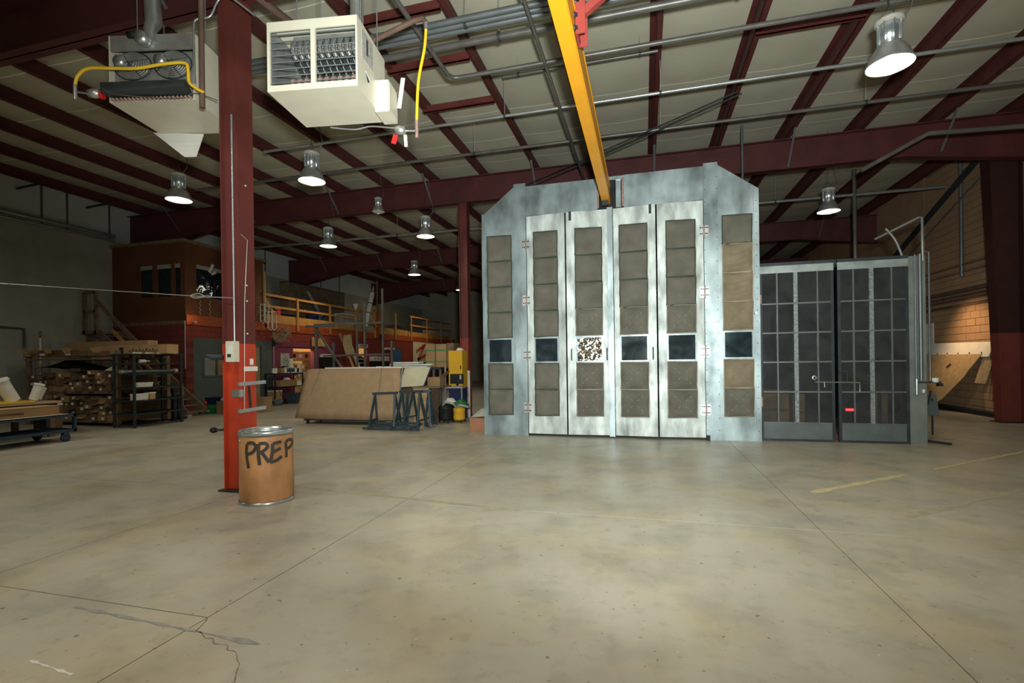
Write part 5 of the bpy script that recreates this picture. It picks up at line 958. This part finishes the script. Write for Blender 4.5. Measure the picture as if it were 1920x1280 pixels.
# store shelves behind the doorway
bs = thing('store_shelving', 'ochre shelving packed with goods inside the lit doorway', 'shelf', (-15.6, 18.9, 0))
for z in (0.12, 0.55, 0.95, 1.35, 1.78): bx((-15.8, 18.0, z - 0.03), (-15.3, 20.1, z)).build('shelf_board', M_WOOD, bs)
for y in (18.0, 20.06): bx((-15.8, y, 0), (-15.3, y + 0.04, 2.35)).build('upright', M_WOOD, bs)
r3 = random.Random(5); k = 0
for z, row in ((0.121, 'bottom'), (0.551, 'second'), (0.951, 'third'), (1.351, 'fourth'), (1.781, 'top')):
    y = 18.1
    while y < 19.8:
        wd = r3.uniform(0.18, 0.4) if z < 1.7 else r3.uniform(0.3, 0.5); hh = r3.uniform(0.15, 0.3) if z < 1.7 else r3.uniform(.35, .48); m_ = r3.choice((M_CARDL, M_PAPER, M_CARD, M_CARDL)) if z < 1.7 else M_CARDL
        t = thing('store_box', 'small goods box on the %s board of the lit store shelving' % row, 'box', (-15.45, y + wd / 2, z), 'boxes on the %s store board' % row); bx((-15.7, y, z), (-15.32, y + wd - .02, z + hh)).build('body', m_, t)
        bx((-15.32, y + .03, z + hh * .3), (-15.315, y + wd * .6, z + hh * .7)).build('label_patch', r3.choice((M_BLK, M_PAPER, M_CARD)), t); y += wd
# bottle rack in the second doorway
brk = thing('pigeonhole_rack', 'white pigeonhole rack with dark holes in the narrow doorway', 'rack', (-15.1, 23.7, 0)); bx((-15.15, 23.3, 0.3), (-15.1, 24.1, 2.0)).build('back', M_BLK, brk)
for k in range(7): bx((-15.1, 23.3, 0.55 + k * 0.21), (-14.9, 24.1, 0.59 + k * 0.21)).build('shelf_strip', M_PAPER, brk)
for y in (23.3, 23.7, 24.06): bx((-15.1, y, 0.3), (-14.95, y + .04, 1.95)).build('divider', M_BLK, brk)
t = thing('door_sign', 'small white lettered sign above the narrow doorway', 'sign', (S + 0.03, 23.7, 2.45)); bx((S, 23.25, 2.44), (S + 0.03, 24.15, 2.64)).build('board', M_PAPER, t)
for k in range(5): y = 23.36 + k * 0.15; MB().tube([(S + .034, y, 2.49), (S + .034, y + .04, 2.6), (S + .034, y + .09, 2.49 + .05 * (k % 2)), (S + .034, y + .09, 2.59)], 0.011, 4).build('letter', M_BLK, t)
t = thing('parts_shelf', 'white-fronted wall shelf with a dark gap below on the red wall', 'shelf', (S + 0.15, 25.2, 1.7)); bx((S, 24.35, 1.72), (S + 0.25, 26.1, 1.98)).build('tray', M_PAPER, t); bx((S, 24.35, 1.3), (S + 0.22, 26.1, 1.7)).build('cubby_shade_block', M_BLK, t)  # solid black block takes the place of shade in the open cubby
for k in range(5): bx((S + .25, 24.5 + k * .32, 1.8), (S + .26, 24.62 + k * .32, 1.93)).build('tag', M_GREY, t)
crate('white carton on a bracket beside the blue door', S + .02, S + .3, 25.9, 26.7, 2.38, 2.5, M_PAPER, 'carton', 'box')
for i, (y0, y1, z1) in enumerate(((19.35, 19.55, 2.86), (19.75, 20.3, 2.84))):
    t = thing('mould_board', ('narrow tan board nailed high on the plum wall', 'wide tan arrow-shaped board nailed high on the plum wall')[i], 'board', (S + .03, y0, 2.45)); MB().prism([(y0, 2.42), (y1, 2.42), (y1, z1 - .1), ((y0 + y1) / 2, z1), (y0, z1 - .1)], S + 0.065, S + 0.10, 'x').build('board', M_PLY, t); bx((S + .06, y0 + .05, 2.5), (S + .105, y0 + .09, 2.6)).build('cleat', M_WOOD, t)
t = thing('wall_cabinet', 'black open cabinet on the plum wall with papers on top', 'cabinet', (S + .2, 20.4, 0.5)); bx((S + .01, 19.95, 0.6), (S + .3, 21.0, 1.92)).build('carcass', M_BLK, t); bx((S + .02, 20.0, 1.92), (S + .28, 20.7, 2.06)).build('paper_stack', M_PAPER, t)
# Ze sign
sg = thing('wall_sign', 'cream sign board with red slanted letters and grey shadow on the red wall', 'sign', (S + .05, 31.0, 1.6)); bx((S + 0.01, 29.7, 1.6), (S + 0.05, 33.2, 3.03)).build('board', M_CREAMS, sg)
def strk(pts, wd, dep, m_, nm):
    mb = MB()
    for p, q in zip(pts, pts[1:]): mb.bar((S + dep, p[0], p[1]), (S + dep, q[0], q[1]), wd, 0.006, (1, 0, 0))
    mb.build(nm, m_, sg)
Zp = [(30.3, 2.40), (31.5, 2.86), (30.55, 1.85), (31.6, 2.15)]
strk([(p[0] - .25, p[1] - .1) for p in Zp] , 0.26, 0.054, M_SIGNG, 'grey_shadow'); strk(Zp, 0.13, 0.062, M_SIGNR, 'red_letter_z'); strk([(31.5, 2.3), (32.1, 2.5), (31.95, 2.66), (31.6, 2.5), (31.6, 2.15), (32.2, 2.2)], 0.13, 0.062, M_SIGNR, 'red_letter_e')
# timber bundle and post leaning on the wall
t = thing('timber_bundle', 'splintered ochre planks wrapped in brown paper leaning on the red wall', 'planks', (-14.1, 21.5, 0))
for k in range(4): MB().bar((-13.9 + .07 * k, 22.4 - .12 * k, 0.0), (-14.55 + .04 * k, 21.2 + .1 * k, 3.1 - .25 * k), 0.17, 0.06).build('plank', M_WOOD if k % 2 else M_PLY, t)
V = [(-14.2, 21.0, 2.5), (-14.0, 21.5, 2.3), (-14.1, 21.1, 1.95), (-13.95, 21.75, 2.05), (-14.3, 21.2, 3.0), (-14.15, 21.65, 3.05)]
MB().add(V, [(0, 1, 5, 4), (2, 3, 1, 0)]).build('torn_wrap', M_PLY, t)
t = thing('white_post', 'white banded plastic post leaning on the red wall', 'post', (-14.2, 22.4, 0)); MB().tube([(-13.9, 22.75, 0), (-14.55, 21.9, 2.95)], 0.09, 10).build('shaft', M_PAPER, t); MB().tube([(-14.48, 21.98, 2.68), (-14.49, 21.97, 2.72)], 0.095, 10).build('band', M_BLK, t)

# ------------------------------------------------------------------ board cart, sawhorses and the rest in the middle
bc = thing('panel_dolly', 'low caster dolly under the large particle board sheet', 'dolly', (-7.6, 11.5, 0)); bx((-8.85, 11.25, 0.10), (-6.4, 11.9, 0.13)).build('frame', M_DKM, bc)
for x in (-8.75, -6.5):
    for y in (11.3, 11.85): q = bx((x - .04, y - .04, 0.08), (x + .04, y + .04, 0.10)).build('caster', M_BLK, bc); MB().lathe([(0, -0.02), (0.045, -0.02), (0.045, 0.02), (0, 0.02)], (x, y, 0.045), 14, 'x').build('wheel', M_RUBBER, q)
m = MB(); NX, NZ = 16, 6; V = []
for j in range(NZ + 1):
    for i in range(NX + 1):
        u, v = i / NX, j / NZ; V.append((-9.22 + 3.18 * u + 0.26 * v * (1 - u) ** 3, 11.25 + 0.16 * v + 0.35 * max(0, 0.3 - u) ** 2 * 4, 0.135 + 1.335 * v - 0.05 * max(0, 0.08 - u) * v * 12))
n = len(V); V += [(p[0], p[1] + 0.018, p[2]) for p in V]; F = []
for j in range(NZ):
    for i in range(NX): q = j * (NX + 1) + i; F += [(q, q + 1, q + NX + 2, q + NX + 1), (n + q, n + q + NX + 1, n + q + NX + 2, n + q + 1)]
for i in range(NX): F += [(i, n + i, n + i + 1, i + 1), (NZ * (NX + 1) + i, NZ * (NX + 1) + i + 1, n + NZ * (NX + 1) + i + 1, n + NZ * (NX + 1) + i)]
for j in range(NZ): a_ = j * (NX + 1); F += [(a_, a_ + NX + 1, n + a_ + NX + 1, n + a_), (a_ + NX, n + a_ + NX, n + a_ + 2 * NX + 1, a_ + 2 * NX + 1)]
bd = thing('board_sheet', 'large bowed particle board sheet standing on the dolly', 'board', (-7.6, 11.3, .13)); m.add(V, F, True).build('sheet', M_BOARD, bd)
bx((-8.3, 11.44, 1.46), (-6.02, 11.47, 1.50)).build('edge_trim', M_PAPER, bd); MB().bar((-6.05, 11.24, 0.4), (-5.98, 11.41, 1.48), 0.03, 0.03).build('edge_trim', M_ALU, bd)
MB().tube([(-8.62, 11.235, 0.75), (-8.42, 11.395, 1.44)], 0.006, 5).build('cord_mark', M_WOODD, bd); MB().tube([(-6.62, 11.235, 0.5), (-6.58, 11.40, 1.47)], 0.005, 5).build('cord_mark', M_WOODD, bd)
fr = thing('sheet_rack', 'dark tubular A-frame sheet rack standing behind the board sheet', 'rack', (-7.8, 12.0, 0)); M_TUB = mat('dull_tube', (0.10, 0.095, 0.085), 0.5, 0.4, var=.25)
def tb_(a, b, w_=0.05): MB().bar(a, b, w_, w_).build('tube_member', M_TUB, fr)
tb_((-9.2, 11.85, 2.66), (-8.3, 11.85, 2.63), 0.06); tb_((-8.9, 11.9, 0.05), (-8.9, 11.9, 2.62), 0.06); tb_((-8.52, 12.15, 0.05), (-8.52, 12.15, 2.2), 0.05); tb_((-8.88, 11.85, 2.6), (-7.9, 11.7, 1.4), 0.045); tb_((-8.7, 11.95, 1.82), (-6.65, 11.95, 1.84), 0.05)
tb_((-9.0, 11.95, 2.70), (-6.82, 11.95, 2.70), 0.055); tb_((-6.84, 11.95, 0.05), (-6.84, 11.95, 3.62), 0.045); tb_((-6.66, 12.1, 0.05), (-6.66, 12.1, 2.2), 0.05); tb_((-7.55, 12.2, 0.05), (-7.55, 12.2, 3.3), 0.05); tb_((-7.7, 12.05, 0.05), (-7.7, 12.05, 2.9), 0.04); tb_((-9.0, 11.95, 0.06), (-6.6, 11.95, 0.06), 0.06)
for i, (x, z, s) in enumerate(((-5.5, 0.89, 1.0), (-6.1, 0.86, 1.0), (-5.45, 0.88, 1), (-5.5, 0.86, 1))):
    rz = (-0.15, 0.05, 0.25, -.3)[i]; y = (10.9, 10.72, 11.2, 11.45)[i]
    t = thing('sawhorse', ('slate steel trestle leaning among the stacked trestles, nearest the booth', 'slate steel trestle at the board sheet corner', 'slate steel trestle in the middle of the trestle stack', 'slate steel trestle behind the others by the plywood bench')[i], 'trestle', (x, y, 0), 'steel trestles')
    cx, sx = math.cos(rz), math.sin(rz); Wp = lambda u, v, zz: (x + u * cx - v * sx, y + u * sx + v * cx, zz)
    MB().bar(Wp(-.32, 0, z), Wp(.32, 0, z + .02), 0.07, 0.05).build('top_rail', M_SLATE, t)
    for u in (-.26, .26):
        for v in (-.22, .22): MB().bar(Wp(u, 0, z - .02), Wp(u * 1.25, v, 0.02), 0.045, 0.045).build('leg', M_SLATE, t)
        MB().bar(Wp(u * 1.2, -.17, 0.22), Wp(u * 1.2, .17, 0.22), 0.03, 0.03).build('tie', M_SLATE, t)
t = thing('folded_trestle', 'folded slate steel trestle lying flat on the floor', 'trestle', (-6.1, 10.55, 0))
for k in range(3): MB().bar((-6.55 + .1 * k, 10.45 + .12 * k, 0.04 + .05 * k), (-5.1 - .05 * k, 10.5 + .14 * k, 0.04 + .05 * k), 0.05, 0.05).build('bar', M_SLATE, t)
for x in (-6.4, -5.8, -5.3): MB().bar((x, 10.4, 0.05), (x + .1, 10.85, 0.12), 0.045, 0.045).build('cross_bar', M_SLATE, t)
bench = thing('plywood_bench', 'rough plywood bench with solid end panels', 'bench', (-5.6, 12.3, 0)); bx((-6.0, 11.95, 0.92), (-5.2, 12.75, 0.96)).build('top', M_WOODD, bench); bx((-5.98, 12.0, 0), (-5.50, 12.05, 0.92)).build('end_panel', M_PLY, bench); bx((-5.55, 12.0, 0), (-5.5, 12.7, 0.92)).build('side_panel', M_WOODD, bench); bx((-5.62, 11.96, 0), (-5.52, 12.0, 0.92)).build('post', M_PLY, bench)
t = thing('mirror_sheet', 'glossy cream sheet leaning on the plywood bench', 'sheet', (-6.1, 12.1, 0.95)); MB().add([(-6.48, 12.15, 0.93), (-5.68, 11.98, 0.985), (-5.62, 12.32, 1.47), (-6.46, 12.45, 1.45), (-6.48, 12.17, 0.93), (-5.68, 12.0, 0.985), (-5.62, 12.34, 1.47), (-6.46, 12.47, 1.45)], [(0, 1, 2, 3), (7, 6, 5, 4), (0, 4, 5, 1), (1, 5, 6, 2), (2, 6, 7, 3), (3, 7, 4, 0)]).build('sheet', mat('glossy_cream', (0.72, 0.70, 0.50), 0.15, 0.1, var=0.1, scale=3, spec=0.8), t)
MB().bar((-5.66, 11.98, 0.985), (-5.60, 12.33, 1.48), 0.03, 0.03).build('edge_strip', M_BLUE, t)
t = thing('open_carton', 'grey open carton on the plywood bench', 'box', (-5.4, 12.3, .96)); bx((-5.66, 12.2, 0.962), (-5.3, 12.6, 1.2)).build('body', M_CARD, t); MB().add([(-5.3, 12.2, 1.2), (-5.3, 12.6, 1.2), (-5.16, 12.6, 1.36), (-5.16, 12.2, 1.34)], [(0, 1, 2, 3), (3, 2, 1, 0)]).build('flap', M_CARD, t)
lt = thing('lumber_table', 'steel-legged rack table carrying white mouldings behind the board sheet', 'table', (-6.3, 13.0, 0)); bx((-7.6, 12.75, 1.40), (-5.5, 13.3, 1.45)).build('top', M_DKM, lt)
for x in (-7.5, -5.75, -5.55): bx((x - .03, 12.8, 0), (x + .03, 12.86, 1.40)).build('leg', M_CONDD, lt)
for i, (x0, x1, z, lab) in enumerate(((-7.55, -5.95, 1.455, 'lowest white moulding on the rack table'), (-7.1, -5.8, 1.515, 'middle white moulding on the rack table'), (-7.0, -6.2, 1.575, 'topmost white moulding on the rack table'))):
    t = thing('white_moulding', lab, 'moulding', ((x0 + x1) / 2, 12.95, z)); bx((x0, 12.78, z), (x1, 13.1, z + 0.045)).build('length', M_PAPER, t); bx((x0, 12.77, z), (x0 + .03, 13.11, z + 0.05)).build('end_cap', M_CREAM, t)
t = thing('strapped_carton', 'large brown carton with two green straps on the rack table', 'box', (-6.05, 13.2, 1.48)); bx((-6.05, 12.95, 1.46), (-5.42, 13.5, 2.12)).build('body', M_CARD, t); bx((-5.41, 12.98, 1.44), (-5.20, 13.5, 2.14)).build('side_flap', M_CARDD, t)
for z in (1.60, 1.92): bx((-6.06, 12.945, z), (-5.41, 12.95, z + 0.035)).build('green_strap', M_STRAP, t, 'green strap')
bx((-5.77, 12.944, 1.46), (-5.73, 12.95, 2.12)).build('tape', M_CARDD, t)
t = thing('yellow_cabinet', 'yellow steel safety cabinet beside the slim column', 'cabinet', (-5.1, 13.1, 0)); bx((-5.33, 12.9, 0.90), (-4.92, 13.3, 1.92)).build('carcass', M_YCAB, t); bx((-5.32, 12.885, 0.93), (-4.93, 12.9, 1.90)).build('door', M_YCAB, t); bx((-5.33, 12.9, 0), (-4.92, 13.3, 0.89)).build('base_cabinet', M_NAVY, t); bx((-4.98, 12.87, 1.4), (-4.955, 12.885, 1.5)).build('handle', M_DKM, t)
rag('white_rag', -5.05, 13.05, 1.925, 0.14, M_PAPER, 'white rag folded on the yellow cabinet', 'rag', 0.5)
t = thing('monitor', 'black monitor in front of the yellow cabinet', 'monitor', (-5.0, 12.7, 0.92)); bx((-5.20, 12.68, 1.0), (-4.82, 12.72, 1.27)).build('screen', M_BLK, t); bx((-5.04, 12.72, 0.93), (-4.98, 12.75, 1.05)).build('stand', M_BLK, t); bx((-5.14, 12.64, 0.925), (-4.88, 12.80, 0.94)).build('foot', M_GREY, t); bx((-4.92, 12.672, 1.12), (-4.87, 12.68, 1.24)).build('sticker', M_GREY, t)
ds = thing('desk', 'pale steel-framed desk under the black monitor', 'desk', (-5.05, 12.7, 0)); bx((-5.34, 12.58, 0.88), (-4.80, 12.86, 0.92)).build('top', M_GREY, ds)
for x in (-5.33, -4.85): bx((x, 12.58, 0), (x + .04, 12.62, 0.88)).build('leg', M_COND, ds)
bx((-5.33, 12.58, 0.92), (-5.29, 12.62, 1.5)).build('upright', M_COND, ds)
for i in range(9):
    x = -5.04 + 0.016 * i; t = thing('white_rod', 'thin white rod standing in the bundle before the slim column', 'rod', (x, 13.4, 0), 'bundle of white rods'); MB().tube([(x + random.uniform(0, .06), 13.38, 0.0), (x + random.uniform(-.03, .02), 13.47, 1.3)], 0.009, 6).build('shaft', M_WHITE, t); MB().tube([(x, 13.47, 1.29), (x, 13.47, 1.34)], 0.01, 6).build('tip', M_WHITE, t)
def vac(x, y, m, lab, s=1.0):
    t = thing('shop_vacuum', lab, 'vacuum', (x, y, 0)); MB().lathe([(0, 0.06), (0.17 * s, 0.06), (0.19 * s, 0.12), (0.18 * s, 0.34 * s), (0.2 * s, 0.36 * s), (0.19 * s, 0.42 * s), (0.1 * s, 0.50 * s), (0, 0.51 * s)], (x, y, 0), 18).build('tank', m, t)
    for k in range(4): a_ = k * math.pi / 2 + .7; MB().lathe([(0, -.015), (.035, -.015), (.035, .015), (0, .015)], (x + .18 * s * math.cos(a_), y + .18 * s * math.sin(a_), .036), 10, 'x').build('caster', M_RUBBER, t)
    MB().tube(smooth_path([(x - .05, y - .1, .45 * s), (x + .1, y - .2, .55 * s), (x + .28, y - .15, .5 * s), (x + .3, y, .4)]), 0.03, 8).build('hose', M_GREY, t)
vac(-5.12, 12.15, M_BLK, 'black shop vacuum with grey hose by the plywood bench'); vac(-4.78, 12.25, M_YCAB, 'yellow shop vacuum with grey hose beside the black one', .85)
rag('green_cloth', -4.75, 12.32, 0.43, 0.24, M_GREEN, 'green cloth heap on the yellow vacuum', 'cloth', 0.7); rag('glove_pile', -5.05, 12.3, 0.52, 0.2, M_PAPER, 'pale work gloves on the black vacuum', 'gloves', 0.6)
t = thing('carton', 'reddish carton with plastic sheet against the booth left corner', 'box', (-3.75, 10.7, 0)); bx((-3.86, 10.55, 0), (-3.46, 10.95, 0.32)).build('body', mat('reddish_card', (0.34, 0.16, 0.09), 0.9), t); MB().add([(-3.86, 10.6, 0.33), (-3.48, 10.6, 0.36), (-3.46, 10.9, 0.55), (-3.7, 10.9, 0.5)], [(0, 1, 2, 3), (3, 2, 1, 0)]).build('plastic', M_GREY, t)
bx((-4.1, 13.0, 0), (-3.45, 13.1, 2.05)).build('black_curtain', M_BLK, None, 'black curtain hanging beside the booth left wall', 'curtain')

# ------------------------------------------------------------------ right wall
for i, (y0, y1, zt, zb_, dx, m_, lab) in enumerate(((14.9, 18.6, 1.95, 1.2, 0.0, M_WHITE, 'white spotted board lying highest against the tan wall'),)):
    t = thing('wall_board', lab, 'board', (8.5, 16.7, 1.2)); MB().add([(8.62, 15.2, 1.93), (8.62, 18.6, 1.97), (8.50, 18.6, 1.55), (8.50, 15.3, 1.55), (8.64, 15.2, 1.93), (8.64, 18.6, 1.97), (8.52, 18.6, 1.55), (8.52, 15.3, 1.55)], [(0, 1, 2, 3), (7, 6, 5, 4), (0, 3, 7, 4), (0, 4, 5, 1), (2, 6, 7, 3)]).build('board', M_WHITE, t)
    for k in range(6): q = 15.6 + k * .5; MB().lathe([(0, -.012), (.02, -.012), (.02, 0), (0, 0)], (8.53, q, 1.65), 8, 'x').build('spot', M_DKM, t)
t = thing('plywood_sheet', 'tan plywood sheet with a torn slanting edge leaning on the tan wall', 'plywood', (8.3, 17, 0))
pl = [(8.5, 15.55, 1.62), (8.5, 18.7, 1.62), (8.2, 18.7, 0.45), (8.1, 18.1, 0.2), (8.08, 17.25, 0.06), (8.2, 16.75, 0.35), (8.33, 16.0, 1.0), (8.40, 16.0, 1.12)]
n = len(pl); MB().add(pl + [(p[0] + .02, p[1], p[2]) for p in pl], [tuple(range(n)), tuple(reversed(range(n, 2 * n)))] + [(i, n + i, n + (i + 1) % n, (i + 1) % n) for i in range(n)]).build('sheet', M_PLY, t); MB().bar((8.40, 16.9, 1.25), (8.42, 16.75, 1.35), .02, .02).build('slot_mark', M_BLK, t)
for k in range(4):
    y = 15.25 + 0.11 * k; t = thing('ply_strip', 'narrow plywood strip standing edge-on next to the torn sheet', 'strip', (8.45, y, 0.9), 'plywood strips by the torn sheet'); MB().bar((8.60, y, 1.60), (8.50, y + .22, 0.85), 0.02, 0.06).build('strip', M_PLY, t); MB().bar((8.605, y - .005, 1.6), (8.60, y, 1.62), .022, .062).build('cut_end', M_WOOD, t)
t = thing('grey_panel', 'tall dark grey panel standing beside the tapered column', 'panel', (8.6, 14.75, 0)); bx((8.50, 14.55, 0), (8.56, 14.95, 2.45)).build('panel', M_SLATEW, t); bx((8.49, 14.55, 2.4), (8.57, 14.95, 2.46)).build('top_cap', M_DKM, t)
t = thing('low_ledge', 'dark plinth board along the foot of the tan wall', 'plinth', (8.55, 16.8, 0)); bx((8.5, 15.0, 0), (8.7, 20.0, 0.12)).build('board', M_BLK, t); bx((8.49, 15.0, 0.1), (8.7, 20, 0.13)).build('top', M_DKM, t)
t = thing('wall_notice', 'white wall notice with black marks beside the grey post', 'notice', (8.7, 18.3, 1.9)); bx((8.69, 18.15, 1.75), (8.71, 18.75, 2.6)).build('sheet', M_PAPER, t); MB().tube(smooth_path([(8.685, 18.3, 1.85), (8.685, 18.45, 1.95), (8.685, 18.5, 1.8)]), .015, 5).build('mark', M_BLK, t)
t = thing('paint_stand', 'small dark easel-like stand behind the grey end post', 'stand', (5.4, 11.6, 0)); MB().bar((5.3, 11.5, 0.02), (5.45, 11.5, 0.9), 0.03, 0.03).build('leg', M_DKM, t); MB().bar((5.52, 11.6, 0.02), (5.47, 11.5, 0.75), 0.025, 0.025).build('leg', M_DKM, t); MB().rbox((5.45, 11.5, 0.62), (0.22, 0.03, 0.42), rotm(-.2)).build('plate', M_SLATEW, t)
t = thing('floor_jack', 'black flat bar tool lying on the floor by the grey end post', 'tool', (5.3, 10.6, 0)); MB().bar((4.95, 10.75, 0.03), (5.25, 10.45, 0.02), 0.06, 0.03).build('bar', M_BLK, t); MB().bar((4.95, 11.6, 0.05), (5.4, 11.7, 0.05), 0.05, 0.05).build('handle', M_BLK, t)
t = thing('white_pail', 'small white pail with dark lid by the tapered column', 'pail', (8.6, 13.75, 0)); MB().lathe([(0, 0), (0.10, 0), (0.12, 0.26), (0, 0.26)], (8.58, 13.75, 0), 16).build('body', M_WHITE, t); MB().lathe([(0, .26), (.125, .26), (.125, .29), (0, .29)], (8.58, 13.75, 0), 16).build('lid', M_BLK, t)
light('wall_lamp', 'SPOT', (7.5, 16.4, 2.9), 110, (1, 0.62, 0.30), aim=(XR, 16.2, 1.9), spot_size=1.9, spot_blend=0.9, shadow_soft_size=0.1)
